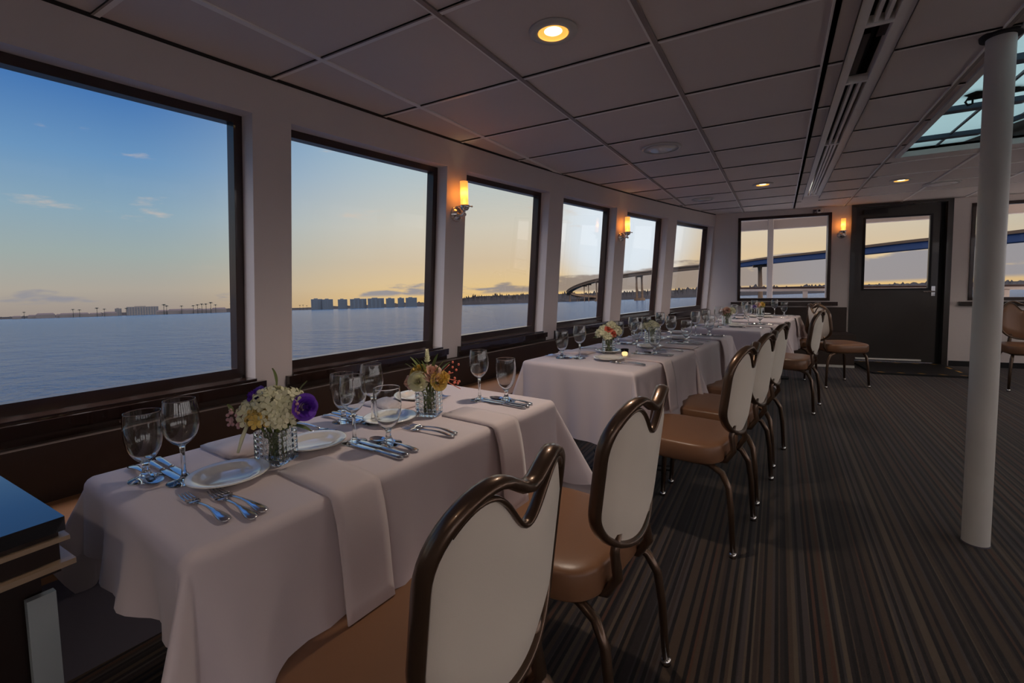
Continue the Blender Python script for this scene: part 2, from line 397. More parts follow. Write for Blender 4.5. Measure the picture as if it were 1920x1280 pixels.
for a, b in FILL_WIN + [(XR + .14, 0)]:
    mb.box(prev, a, Y0 - .12, Y0, ZS, ZH); prev = b
struct(mb.build('wall_back', 'wall_paint'))
def plate_strip(mb, xr, z0, z1, out=.15):          # slab whose left edge follows the curved port side
    n = 40
    for i in range(n):
        a = Y0 - .12 + (7.95 - Y0 + .12) * i / n; b = Y0 - .12 + (7.95 - Y0 + .12) * (i + 1) / n
        p, q = g(a) - out, g(b) - out
        mb.add([(p, a, z0), (xr, a, z0), (xr, b, z0), (q, b, z0), (p, a, z1), (xr, a, z1), (xr, b, z1), (q, b, z1)],
               [(0, 3, 2, 1), (4, 5, 6, 7), (0, 1, 5, 4), (2, 3, 7, 6), (0, 4, 7, 3), (1, 2, 6, 5)])
mb = MB(); plate_strip(mb, .165, -.06, 0, .28); mb.box(.165, XR + .14, Y0 - .12, 8.6, -.06, 0); struct(mb.build('floor', 'carpet'))

# ceiling: tiles between grid bars, with the air slot and the skylight hatch left open
SLX = (.283, .372); SLY = (-2.2, 6.7); HX = (.86, 2.75); HY = (2.35, 5.03)
xs = [-2.75, SLX[0], SLX[1], HX[0], HX[1], XR + .14]; ys = [Y0 - .12, SLY[0], HY[0], HY[1], SLY[1], 8.7]
mb = MB()
plate_strip(mb, SLX[0], CZ, CZ + .05)
for i in range(1, 5):
    for j in range(5):
        if xs[i] == SLX[0] and SLY[0] <= ys[j] < SLY[1]: continue
        if xs[i] == HX[0] and ys[j] == HY[0]: continue
        mb.box(xs[i], xs[i + 1], ys[j], ys[j + 1], CZ, CZ + .05)
struct(mb.build('ceiling', 'ceiling_tile'))
mb = MB()
rx = [-1.755, -1.11, -.47, .165]
for x in rx:
    ya = Y0
    if x < -1.5: yb = 4.0
    elif x < -1.0: yb = 6.6
    else: yb = 7.75
    mb.box(x - .013, x + .013, ya, yb, CZ - .007, CZ + .01)
for x in (.78, 1.41, 2.05, 2.69, 3.3, 3.95):
    if HX[0] < x < HX[1]:
        mb.box(x - .012, x + .012, Y0, HY[0] - .05, CZ - .007, CZ + .01); mb.box(x - .012, x + .012, HY[1] + .05, 8.05, CZ - .007, CZ + .01)
    else: mb.box(x - .012, x + .012, Y0, 8.05, CZ - .007, CZ + .01)
k = -7
while 1.40 + .645 * k < 7.6:
    y = 1.40 + .645 * k; k += 1
    if y < Y0: continue
    mb.box(g(y) + .01, .24, y - .013, y + .013, CZ - .006, CZ + .01)
    if HY[0] - .1 < y < HY[1] + .1: mb.box(.425, HX[0] - .02, y - .01, y + .01, CZ - .006, CZ + .01); mb.box(HX[1] + .02, XR, y - .01, y + .01, CZ - .006, CZ + .01)
    else: mb.box(.425, XR, y - .01, y + .01, CZ - .006, CZ + .01)
struct(mb.build('trim_1', 'grid_metal'))
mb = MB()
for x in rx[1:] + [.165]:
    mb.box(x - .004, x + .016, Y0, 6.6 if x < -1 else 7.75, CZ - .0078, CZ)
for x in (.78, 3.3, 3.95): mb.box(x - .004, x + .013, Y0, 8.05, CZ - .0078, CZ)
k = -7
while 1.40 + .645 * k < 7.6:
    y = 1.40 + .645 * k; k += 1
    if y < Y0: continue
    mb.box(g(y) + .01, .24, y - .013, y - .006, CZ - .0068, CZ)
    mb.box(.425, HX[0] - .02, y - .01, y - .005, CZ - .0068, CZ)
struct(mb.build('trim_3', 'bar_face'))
# slim dark cove along the port wall
mb = MB()
for i in range(36):
    a = Y0 + (7.75 - Y0) * i / 36; b = Y0 + (7.75 - Y0) * (i + 1) / 36
    p, q = W(a, CZ), W(b, CZ)
    mb.add([p + Vector((0, 0, -.012)), q + Vector((0, 0, -.012)), q + Vector((.012, 0, -.001)), p + Vector((.012, 0, -.001))], [(0, 1, 2, 3)])
struct(mb.build('trim_2', 'slot_dark'))
mb = MB(); mb.box(0, AD[0] - .02, -.012, 0, 0, .1, F); mb.box(AD[1] + .02, xe - .1, -.012, 0, 0, .07, F); struct(mb.build('baseboard_front', 'rubber'))

# air diffuser in the ceiling slot
df = thing('ceiling_air_diffuser', 'long slotted linear air diffuser running down the ceiling towards the far door', 'air vent', (.3275, 0, CZ))
mb = MB()
for x0, x1 in ((-.085, -.045), (.045, .092)): mb.box(x0, x1, SLY[0], SLY[1], -.006, .0)
mb.box(-.085, .092, SLY[1], SLY[1] + .05, -.006, 0); mb.box(-.085, .092, SLY[0] - .05, SLY[0], -.006, 0)
mb.build('frame', 'grid_metal', df)
mb = MB(); mb.box(-.158, -.152, Y0 + .1, 7.4, -.005, 0); mb.box(-.086, -.083, Y0 + .1, 7.0, -.011, 0); mb.box(.091, .094, Y0 + .1, 7.0, -.011, 0); mb.build('edge_trim', 'frame_wood', df)
mb = MB()
mb.box(-.055, -.045, SLY[0], SLY[1], 0, .16); mb.box(.045, .055, SLY[0], SLY[1], 0, .16); mb.box(-.055, .055, SLY[0], SLY[1], .15, .16)
mb.build('duct_box', 'slot_dark', df)
for y0, y1, xs_, in ((3.02, 4.25, (-.022, .012)), (4.29, SLY[1], (-.026, -.004, .018)), (SLY[0], 2.35, (-.022, .012))):
    for x in xs_:
        mb = MB(); mb.box(x, x + .013, y0, y1, -.004, .03); mb.build('vane', 'grid_metal', df)
for y in (3.0, 4.27, 2.37):
    mb = MB(); mb.box(-.045, .045, y - .012, y + .012, -.006, .03); mb.build('joint_plate', 'grid_metal', df)
mb = MB(); mb.box(.012, .043, 2.4, 2.55, .02, .06); mb.box(-.035, -.01, 2.5, 2.95, .02, .05); mb.build('damper', 'frame_wood', df)

# skylight hatch: well, sloping translucent sheet, bars
sk = struct(bpy.data.objects.new('window_skylight', None)); sk.name = 'window_30'; C.objects.link(sk)
mb = MB()
x0, x1 = HX; y0, y1 = HY
mb.box(x0 - .02, x0, y0, y1, 0, .07); mb.box(x1, x1 + .02, y0, y1, 0, .62); mb.box(x0 - .02, x1 + .02, y0 - .02, y0, 0, .62)
mb.v = [(v[0], v[1], v[2] + CZ) for v in mb.v]; mb.build('well_side', 'frame_wood', sk)
mb = MB(); mb.box(x0 - .02, x1 + .02, y1, y1 + .02, CZ, CZ + .62); mb.build('well_end', 'frame_wood', sk)
mb = MB(); mb.box(x0 - .03, x1 + .03, y1 - .01, y1 + .02, CZ - .012, CZ + .03); mb.box(x0 - .035, x0 + .0, y0, y1, CZ - .012, CZ + .01); mb.build('hatch_trim', 'white_paint', sk)
def SK(x): return CZ + .055 + max(0, x - 1.25) * .32
SX = [x0, 1.25, 1.75, 2.25, x1]
mb = MB()
for a, b in zip(SX, SX[1:]):
    mb.add([(a, y0, SK(a)), (b, y0, SK(b)), (b, y1, SK(b)), (a, y1, SK(a)), (a, y0, SK(a) + .012), (b, y0, SK(b) + .012), (b, y1, SK(b) + .012), (a, y1, SK(a) + .012)], [(0, 3, 2, 1), (4, 5, 6, 7)])
mb.build('skylight_pane', 'skylight_sheet', sk)
for x in (1.08, 1.45, 1.95, 2.4):
    mb = MB(); mb.box(x, x + .014, y0, y1, SK(x) - .012, SK(x)); mb.build('glazing_bar', 'bench_base', sk)
for y in (4.66, 3.95, 3.2):
    mb = MB()
    for a, b in zip(SX, SX[1:]):
        mb.add([(a, y, SK(a) - .03), (b, y, SK(b) - .03), (b, y + .07, SK(b) - .03), (a, y + .07, SK(a) - .03), (a, y, SK(a)), (b, y, SK(b)), (b, y + .07, SK(b)), (a, y + .07, SK(a))], [(0, 3, 2, 1), (4, 5, 6, 7), (0, 1, 5, 4), (2, 3, 7, 6)])
    mb.build('cross_beam', 'beam_blue', sk)
# lamp clamped in the hatch
sp = thing('clamp_spotlight', 'black spotlight clamped inside the skylight hatch beside the white column', 'spotlight', (.95, 3.78, 2.24))
mb = MB(); mb.tube([(0, 0, 0), (.9, 0, .02)], .014, 8); mb.build('bar', 'rubber', sp)
mb = MB(); mb.tube([(0, .0, .0), (-.012, 0, -.02), (0, 0, -.04), (.02, 0, -.035), (.02, 0, -.01)], .006, 6, closed=True); mb.build('clamp', 'rubber', sp, True)
mb = MB(); mb.sq((.14, .02, .05), .09, .06, .045, .5, .6, T=None); mb.tube([(.06, 0, .04), (.0, -.04, .05)], [.045, .05], 14); mb.build('housing', 'rubber', sp, True)

# ------------------------------------------------------------------ port windows
def cap(name, o): o.name = name; return o
for i, (a, b) in enumerate(WIN):
    r = sroot('window_%d' % (i + 1))
    mb = MB(); t_ = .038; o0, o1 = .085, .14
    wallpiece(mb, a, b, ZS, ZS + t_ + .012, o0, o1); wallpiece(mb, a, b, ZH - t_, ZH, o0, o1)
    wallpiece(mb, a, a + t_, ZS, ZH, o0, o1, 1); wallpiece(mb, b - t_, b, ZS, ZH, o0, o1, 1)
    mb.build('window_frame', 'frame_wood', r)
    mb = MB(); wallpiece(mb, a + .02, b - .02, ZS + .02, ZH - .02, .112, .118, 1); mb.build('window_pane', 'pane_glass', r)
    # polished ledge and the moulding under it
    mb = MB(); wallpiece(mb, a, b, ZS - .018, ZS + .002, -.012, .10); wallpiece(mb, a - .035, b + .035, ZS - .055, ZS - .012, -.032, .0); wallpiece(mb, a - .035, b + .035, ZS - .10, ZS - .055, -.016, .0)
    mb.build('window_sill', 'sill_wood', r)
for i, (x0, x1, z0, z1) in enumerate(AW):
    r = sroot('window_%d' % (i + 9))
    mb = MB(); t_ = .04
    mb.box(x0, x1, -.015, .05, z0, z0 + t_, F); mb.box(x0, x1, -.015, .05, z1 - t_, z1, F); mb.box(x0, x0 + t_, -.015, .05, z0, z1, F); mb.box(x1 - t_, x1, -.015, .05, z0, z1, F)
    mb.build('window_frame', 'frame_wood', r)
    mb = MB(); mb.box(x0 + .02, x1 - .02, .02, .026, z0 + .02, z1 - .02, F); mb.build('window_pane', 'pane_glass', r)
    mb = MB(); mb.box(x0 - .09, x1 + .09, -.05, 0, z0 - .07, z0 - .015, F); mb.build('window_sill', 'sill_wood', r)
for i, (a, b) in enumerate(RW):
    r = sroot('window_%d' % (i + 11))
    mb = MB()
    for q in ((a, b, ZS, ZS + .04), (a, b, ZH - .04, ZH), (a, a + .04, ZS, ZH), (b - .04, b, ZS, ZH)): mb.box(XR + .07, XR + .12, *q)
    mb.build('window_frame', 'frame_wood', r)
    mb = MB(); mb.box(XR + .09, XR + .096, a, b, ZS, ZH); mb.build('window_pane', 'pane_glass', r)
for i, (a, b) in enumerate(FILL_WIN):  # frames and panes of the windows added astern for fill
    r = sroot('window_%d' % (i + 20))
    mb = MB()
    for q in ((a, b, ZS, ZS + .04), (a, b, ZH - .04, ZH), (a, a + .04, ZS, ZH), (b - .04, b, ZS, ZH)): mb.box(q[0], q[1], Y0 - .1, Y0 - .05, q[2], q[3])
    mb.build('window_frame', 'frame_wood', r)
    mb = MB(); mb.box(a, b, Y0 - .08, Y0 - .074, ZS, ZH); mb.build('window_pane', 'pane_glass', r)
# ------------------------------------------------------------------ door
dr = sroot('door_1')
x0, x1, z0, z1 = AD
mb = MB(); mb.box(x0, x0 + .05, -.02, .10, 0, z1, F); mb.box(x1 - .06, x1, -.02, .10, 0, z1, F); mb.box(x0, x1, -.02, .10, z1 - .05, z1, F); mb.build('door_frame', 'door_paint', dr)
mb = MB(); gx0, gx1, gz0, gz1 = bx(1.034), bx(1.736), 1.036, 2.0
p0, p1 = x0 + .05, x1 - .12
mb.box(p0, p1, .02, .06, .03, gz0, F); mb.box(p0, p1, .02, .06, gz1, z1 - .05, F); mb.box(p0, gx0, .02, .06, gz0, gz1, F); mb.box(gx1, p1, .02, .06, gz0, gz1, F)
mb.build('door_panel', 'door_paint', dr)
mb = MB(); mb.box(p1, x1 - .06, .05, .09, .0, z1 - .05, F); mb.build('door_jamb', 'rubber', dr)
mb = MB()
for q in ((gx0 - .025, gx1 + .025, gz0 - .025, gz0), (gx0 - .025, gx1 + .025, gz1, gz1 + .02), (gx0 - .025, gx0, gz0, gz1), (gx1, gx1 + .025, gz0, gz1)): mb.box(q[0], q[1], .008, .03, q[2], q[3], F)
mb.build('glazing_frame', 'rubber', dr)
mb = MB(); mb.box(gx0, gx1, .035, .041, gz0, gz1, F); mb.build('door_pane', 'pane_glass', dr)
mb = MB(); hx = bx(1.79); mb.tube([F(Vector((hx, .02, .99))), F(Vector((hx, -.035, .99))), F(Vector((hx - .12, -.04, .985)))], .009, 8); mb.box(hx - .02, hx + .02, .01, .022, .93, 1.06, F); mb.build('door_handle', 'chrome', dr)
mb = MB(); mb.box(bx(1.0), bx(1.26), -.03, .02, 2.06, 2.12, F); mb.tube([F(Vector((bx(1.1), -.03, 2.12))), F(Vector((bx(1.38), -.10, 2.13))), F(Vector((bx(1.55), -.02, 2.15)))], .008, 6); mb.build('door_closer', 'rubber', dr)
mb = MB(); mb.box(bx(.96), bx(1.69), .0, .02, .045, .065, F); mb.build('door_sweep', 'grid_metal', dr)
mat_ = thing('door_mat', 'black threshold mat with yellow edge chevrons in front of the dark door', 'mat', tuple(F(Vector((bx(1.40), -.46, 0)))), math.atan(.13))
mb = MB(); mb.rbox(-.5, .5, -.46, .44, 0, .022, .04); mb.build('mat_base', 'rubber', mat_)
for i in range(5):
    x = -.4 + .2 * i
    for y in (-.43, .36):
        mb = MB(); mb.add([(x - .045, y + .03, .0235), (x, y, .0235), (x + .045, y, .0235), (x, y + .03, .0235)], [(0, 1, 2, 3)]); mb.build('edge_marking', 'yellow_mark', mat_)
for y in (-.2, .05):
    mb = MB(); mb.add([(.44, y, .0235), (.47, y, .0235), (.47, y + .1, .0235), (.44, y + .13, .0235)], [(0, 1, 2, 3)]); mb.build('edge_marking', 'yellow_mark', mat_)

# ------------------------------------------------------------------ banquettes
bq = thing('banquette_bench', 'long dark upholstered banquette bench under the row of port windows', 'bench', (0, 0, 0))
ya, yb = -2.9, 7.25
mb = MB(); wallpiece(mb, ya, yb, .38, .665, -.085, -.002); mb.build('backrest', 'dark_leather', bq)
mb = MB(); wallpiece(mb, ya, yb, .36, .455, -.52, -.085); mb.build('seat_cushion', 'bench_seat', bq)
mb = MB(); wallpiece(mb, ya, yb, .0, .36, -.48, -.02); mb.build('base', 'bench_base', bq)
bq = thing('banquette_bench', 'short dark banquette bench under the far end window, left of the door', 'bench', (0, 0, 0))
x0, x1 = bx(-.35), bx(.82)
mb = MB(); mb.box(x0, x1, -.10, -.052, .36, .78, F); mb.build('backrest', 'dark_leather', bq)
mb = MB(); mb.box(x0, x1, -.56, -.10, .34, .44, F); mb.build('seat_cushion', 'dark_leather', bq)
mb = MB(); mb.box(x0, x1, -.52, -.02, .03, .34, F); mb.build('base', 'dark_leather', bq)
mb = MB(); mb.box(x0, x1, -.535, -.52, .0, .03, F); mb.build('kick_strip', 'white_paint', bq, label='white kick strip')

# ------------------------------------------------------------------ column, ceiling lamps, speakers, camera
cl_ = thing('support_column', 'white round steel support column standing on the striped carpet', 'column', (.785, 2.752, 0))
mb = MB(); mb.lathe([(.047, .0), (.047, CZ)], 40); mb.build('shaft', 'white_paint', cl_, 'auto')
mb = MB(); mb.lathe([(.047, CZ - .018), (.066, CZ - .016), (.068, CZ - .001), (.047, CZ - .001)], 40); mb.build('ceiling_collar', 'rubber', cl_, 'auto')
mb = MB(); mb.lathe([(.049, .0), (.049, .006)], 40); mb.build('foot_ring', 'bench_base', cl_, 'auto')
def downlight(x, y, label, power=16, ang=2.5):
    r = thing('recessed_downlight', label, 'ceiling light', (x, y, CZ), 0, 'recessed downlights in the tiled ceiling')
    mb = MB(); mb.lathe([(.098, -.001), (.096, -.007), (.064, -.012), (.06, -.004), (.06, -.001)], 36); mb.build('trim_ring', 'white_paint', r, True)
    mb = MB(); mb.lathe([(.0595, -.0105), (.0585, -.001), (.052, -.0012), (.0, -.0013)], 32, caps=False); mb.build('reflector', 'warm_lamp', r, True)
    mb = MB(); mb.lathe([(.0, -.006), (.03, -.005), (.036, -.0014)], 24, caps=False); mb.build('lamp', 'lamp_core', r, True)
    li = bpy.data.lights.new('downlight', 'SPOT'); li.energy = power; li.color = (1, .84, .68); li.spot_size = ang; li.spot_blend = 1; li.shadow_soft_size = .05
    lo_ = bpy.data.objects.new('spot_source', li); C.objects.link(lo_); lo_.parent = r; lo_.location = (0, 0, -.02)
downlight(-.795, 1.74, 'lit round downlight above the front table, nearest of the ceiling lights', 46, 2.2)
downlight(-.164, 5.62, 'lit round downlight left of the air diffuser near the far wall', 30, 2.3)
downlight(1.086, 6.25, 'lit round downlight in front of the dark door, right of the diffuser')
for x, y, s_ in ((-.8, -.9, 'behind the viewpoint on the window side'), (1.9, 1.0, 'beyond the right edge of the view, near side'), (1.9, -1.6, 'behind the viewpoint in the middle of the room'), (3.4, 2.6, 'beyond the right edge of the view, starboard side'), (3.4, 5.6, 'beyond the right edge of the view, far side')):
    downlight(x, y, 'lit round downlight ' + s_)
def speaker(x, y, r_, label, mt_='porcelain'):
    r = thing('ceiling_speaker', label, 'speaker', (x, y, CZ), 0, 'round ceiling speakers')
    mb = MB(); mb.lathe([(r_, -.001), (r_ * .98, -.008), (r_ * .86, -.014), (r_ * .85, -.001)], 40); mb.build('rim', 'white_paint', r, True)
    mb = MB(); mb.lathe([(r_ * .86, -.012), (r_ * .5, -.02), (0, -.022)], 40); mb.build('grille', mt_, r, True)
speaker(-.785, 3.64, .145, 'round cream ceiling speaker beyond the lit downlight over the second table')
speaker(-.83, 6.2, .13, 'round cream ceiling speaker at the far window corner')
speaker(1.51, 6.73, .16, 'round grey ceiling speaker in front of the far door, right side', 'grid_metal')
sc_ = thing('security_camera', 'small white security camera on the far wall above the end window', 'camera', tuple(F(Vector((bx(.456), -.0, 2.12)))), math.atan(.13))
mb = MB(); mb.box(-.05, .0, -.03, 0, .0, .05); mb.tube([(-.03, -.02, .02), (.0, -.07, .03)], .012, 8); mb.build('bracket', 'bench_base', sc_)
mb = MB(); mb.ball((.02, -.09, .03), .04, 16); mb.build('dome', 'camera_white', sc_, True)
mb = MB(); mb.ball((.005, -.122, .02), .016, 10); mb.build('lens', 'rubber', sc_, True)

def sconce(name_label, loc, nrm):
    rz = math.atan2(nrm.y, nrm.x) - PI / 2           # local +y = away from the wall
    r = thing('wall_sconce', name_label, 'wall lamp', tuple(loc), rz, 'glass tube wall sconces')
    def T(p): return Vector((p.x, p.z, p.y))
    mb = MB(); mb.lathe([(.0, .02), (.03, .022), (.034, .012), (.05, .012), (.056, .004), (.056, 0)], 28, T=T)
    for i in range(22):
        a = 2 * PI * i / 22; mb.ball((.046 * cos(a), .014, .046 * sin(a)), .0058, 6)
    mb.build('backplate', 'chrome', r, True)
    mb = MB(); mb.tube([(0, .02, 0), (0, .045, -.012), (0, .075, -.008), (0, .085, .02)], .009, 10); mb.ball((0, .05, -.014), .013, 10); mb.ball((0, .088, -.012), .011, 10); mb.build('arm', 'chrome', r, True)
    mb = MB(); mb.lathe([(.008, .012), (.024, .018), (.034, .034), (.037, .05), (.034, .052), (.03, .04), (.0, .03)], 24, c=(0, .085, 0))
    for i in range(4):
        a = PI / 4 + PI / 2 * i; mb.tube([(.034 * cos(a), .085 + .034 * sin(a), .045), (.05 * cos(a), .085 + .05 * sin(a), .043)], .004, 6); mb.ball((.052 * cos(a), .085 + .052 * sin(a), .043), .0065, 6)
    mb.build('gallery', 'chrome', r, True)
    mb = MB(); mb.lathe([(.0275, .04), (.0275, .215), (.0255, .215), (.0255, .04), (.0275, .04)], 28, c=(0, .085, 0)); mb.build('glass_shade', 'sconce_glass', r, True)
    mb = MB(); mb.lathe([(0, .035), (.008, .04), (.012, .06), (.009, .085), (0, .1)], 14, c=(0, .085, 0)); mb.build('bulb', 'lamp_core', r, True)
    li = bpy.data.lights.new('sconce_bulb', 'POINT'); li.energy = .45; li.color = (1, .58, .24); li.shadow_soft_size = .012
    q = bpy.data.objects.new('bulb_source', li); C.objects.link(q); q.parent = r; q.location = (0, .085, .13)
def wn(y): return Vector((1, -(.03 * y + .06), 0)).normalized()
sconce('lit glass tube sconce between the second and third windows of the near row', W(2.67, 1.70) + wn(2.67) * .001, wn(2.67))
sconce('lit glass tube sconce on the window pier before the fifth port window', W(5.155, 1.70) + wn(5.155) * .001, wn(5.155))
sconce('lit glass tube sconce between the end window and the dark door', F(Vector((bx(.755), 0, 1.80))), -BN)

# ------------------------------------------------------------------ tables and cloths
class Tab:
    def __init__(s, P, a, w_, l_):
        a = math.radians(a); s.P = Vector((P[0], P[1], 0)); s.d = Vector((sin(a), cos(a), 0)); s.n = Vector((-cos(a), sin(a), 0)); s.w = w_; s.l = l_; s.a = a
    def at(s, b, c, z=0): return s.P + s.n * b + s.d * c + Vector((0, 0, z))     # b: from the aisle edge inwards, c: along the edge
TZ = .75
def table(T, drops, names, seed, foldk=1.0):
    ctr = T.at(T.w / 2, T.l / 2); rz = -T.a
    t_ = thing('dining_table', 'rectangular dining table hidden under the cloth of the ' + names, 'table', tuple(ctr), rz, 'dining tables under white cloths')
    hw, hl = T.w / 2, T.l / 2
    mb = MB(); mb.rbox(-hw + .024, hw - .024, -hl + .024, hl - .024, TZ - .036, TZ - .004, .02); mb.build('tabletop', 'dark_wood', t_)
    mb = MB(); mb.tube([(0, 0, .03), (0, 0, TZ - .03)], .035, 14); mb.build('pedestal', 'rubber', t_)
    for k_ in range(4):
        a = PI / 4 + k_ * PI / 2; mb = MB(); mb.tube([(0, 0, .05), (hw * .75 * math.copysign(1, cos(a)), hl * .55 * math.copysign(1, sin(a)), .018)], .018, 8); mb.build('foot', 'rubber', t_)
    # cloth: flat top, rounded edge, hanging skirt, coned corners
    rnd = random.Random(seed); dxm, dxp, dym, dyp = drops     # -x window side, +x aisle side, -y near end, +y far end
    per = []       # (point on the edge, outward dir, length, corner weight, s)
    s_ = 0; R = .022; NS = 26; NC = 24
    def side(p, q, n_, ln, L_):
        nonlocal s_
        dq = (q - p).normalized() * R; p = p + dq; q = q - dq
        for i in range(NS):
            f = i / NS; per.append((p.lerp(q, f), n_, ln, 0.0, s_ + f * L_, min(f, 1 - f) * L_))
        s_ += L_
    def corner(p, a0, la, lb):
        for i in range(NC):
            f = (i + .001) / NC; a = math.radians(a0 + 90 * f); ph_ = 90 * f; c_, s2 = cos(math.radians(ph_)), sin(math.radians(ph_))
            ln = min(la / max(c_, 1e-3), lb / max(s2, 1e-3)); per.append((p.copy(), Vector((cos(a), sin(a), 0)), ln, f, s_, 0))
    V = lambda x, y: Vector((x, y, 0))
    side(V(hw, -hl), V(hw, hl), V(1, 0), dxp, 2 * hl); corner(V(hw, hl), 0, dxp, dyp)
    side(V(hw, hl), V(-hw, hl), V(0, 1), dyp, 2 * hw); corner(V(-hw, hl), 90, dyp, dxm)
    side(V(-hw, hl), V(-hw, -hl), V(-1, 0), dxm, 2 * hl); corner(V(-hw, -hl), 180, dxm, dym)
    side(V(-hw, -hl), V(hw, -hl), V(0, -1), dym, 2 * hw); corner(V(hw, -hl), 270, dym, dxp)
    nP = len(per); NR = 15; ph1, ph2 = rnd.random() * 6, rnd.random() * 6
    mb = MB(); vs = []; inner0 = []
    # inner top ring grid
    for p, n_, ln, cw, s0, ed in per:
        q = p - n_ * R if cw == 0 else p - V(math.copysign(R, p.x), math.copysign(R, p.y))
        lx, ly = hw - R - .02, hl - R - .02; qi = Vector((max(-lx, min(lx, q.x)), max(-ly, min(ly, q.y))))
        inner0.append((qi.x, qi.y, TZ)); vs.append((q.x, q.y, TZ))
    base = []
    RINGS = [('arc', a_) for a_ in (22, 45, 68, 90)] + [('drop', (j_ / 14) ** 1.15) for j_ in range(1, 15)]; NR = len(RINGS)
    for j in range(1, NR + 1):
        kind_, f = RINGS[j - 1]
        for p, n_, ln, cw, s0, ed in per:
            if j == 1: base.append(0)
            q0 = p if cw == 0 else p
            inn = V(math.copysign(R, p.x), math.copysign(R, p.y)) if cw != 0 else n_ * R
            c0 = p - inn
            drop = f * ln
            if kind_ == 'arc':
                a = math.radians(f); q = c0 + n_ * R * sin(a); z = TZ - R * (1 - cos(a)); vs.append((q.x, q.y, z)); continue
            if cw == 0:
                wv = .016 * sin(s0 * 15 + ph1) + .011 * sin(s0 * 37 + ph2)
                edge = math.exp(-ed / .05)
                off = R + drop * .05 + f * (wv * 1.0 + .006) + edge * f * -.004
            else:
                bump = math.exp(-((cw - .5) / .17) ** 2); dip = math.exp(-((cw - .17) / .10) ** 2) + math.exp(-((cw - .83) / .10) ** 2)
                off = R + drop * (.05 + .42 * bump * foldk - .02 * dip) + f * .002
            hor = off - R
            vert = math.sqrt(max(drop * drop - hor * hor, 1e-6))
            q = c0 + n_ * off; vs.append((q.x, q.y, TZ - R - vert))
    fs = []
    for j in range(NR):
        for i in range(nP):
            fs.append((j * nP + i, (j + 1) * nP + i, (j + 1) * nP + (i + 1) % nP, j * nP + (i + 1) % nP))
    # flat top as an n-gon of the side points only
    b0 = len(vs); vs += inner0
    fs += [(b0 + i, i, (i + 1) % nP, b0 + (i + 1) % nP) for i in range(nP)]
    b1 = len(vs); vs += [(-lx, -ly, TZ), (lx, -ly, TZ), (lx, ly, TZ), (-lx, ly, TZ)]
    mb.add(vs, fs + [(b1, b1 + 1, b1 + 2, b1 + 3)])
    o = mb.build('tablecloth', 'cloth', None, True)
    o.location = ctr; o.rotation_euler = (0, 0, rz)
    sm = o.modifiers.new('thickness', 'SOLIDIFY'); sm.thickness = .0016; sm.offset = 1; sm.use_rim = False
    tag(o, 'white cloth draped over the ' + names, 'tablecloth', 'white tablecloths')
T1 = Tab((-.85, .355), 5.5, .61, 1.24)
T2 = Tab((-.60, 2.215), 9, .70, .93)
e2 = T2.at(0, .945); T3 = Tab((e2.x, e2.y), 9, .70, .93)
T4 = Tab((-.12, 4.42), 10, .66, .80)
T5 = Tab((.06, 5.50), 10, .68, 1.05)
table(T1, (.25, .27, .15, .34), 'front table, nearest the viewer', 1)
table(T2, (.30, .30, .36, .30), 'second table along the windows', 2, .7)
table(T3, (.30, .30, .30, .30), 'third table, pushed against the second', 3, .7)
table(T4, (.30, .34, .34, .32), 'fourth table, behind the joined pair', 4)
table(T5, (.30, .34, .30, .32), 'fifth table, nearest the far wall', 5)

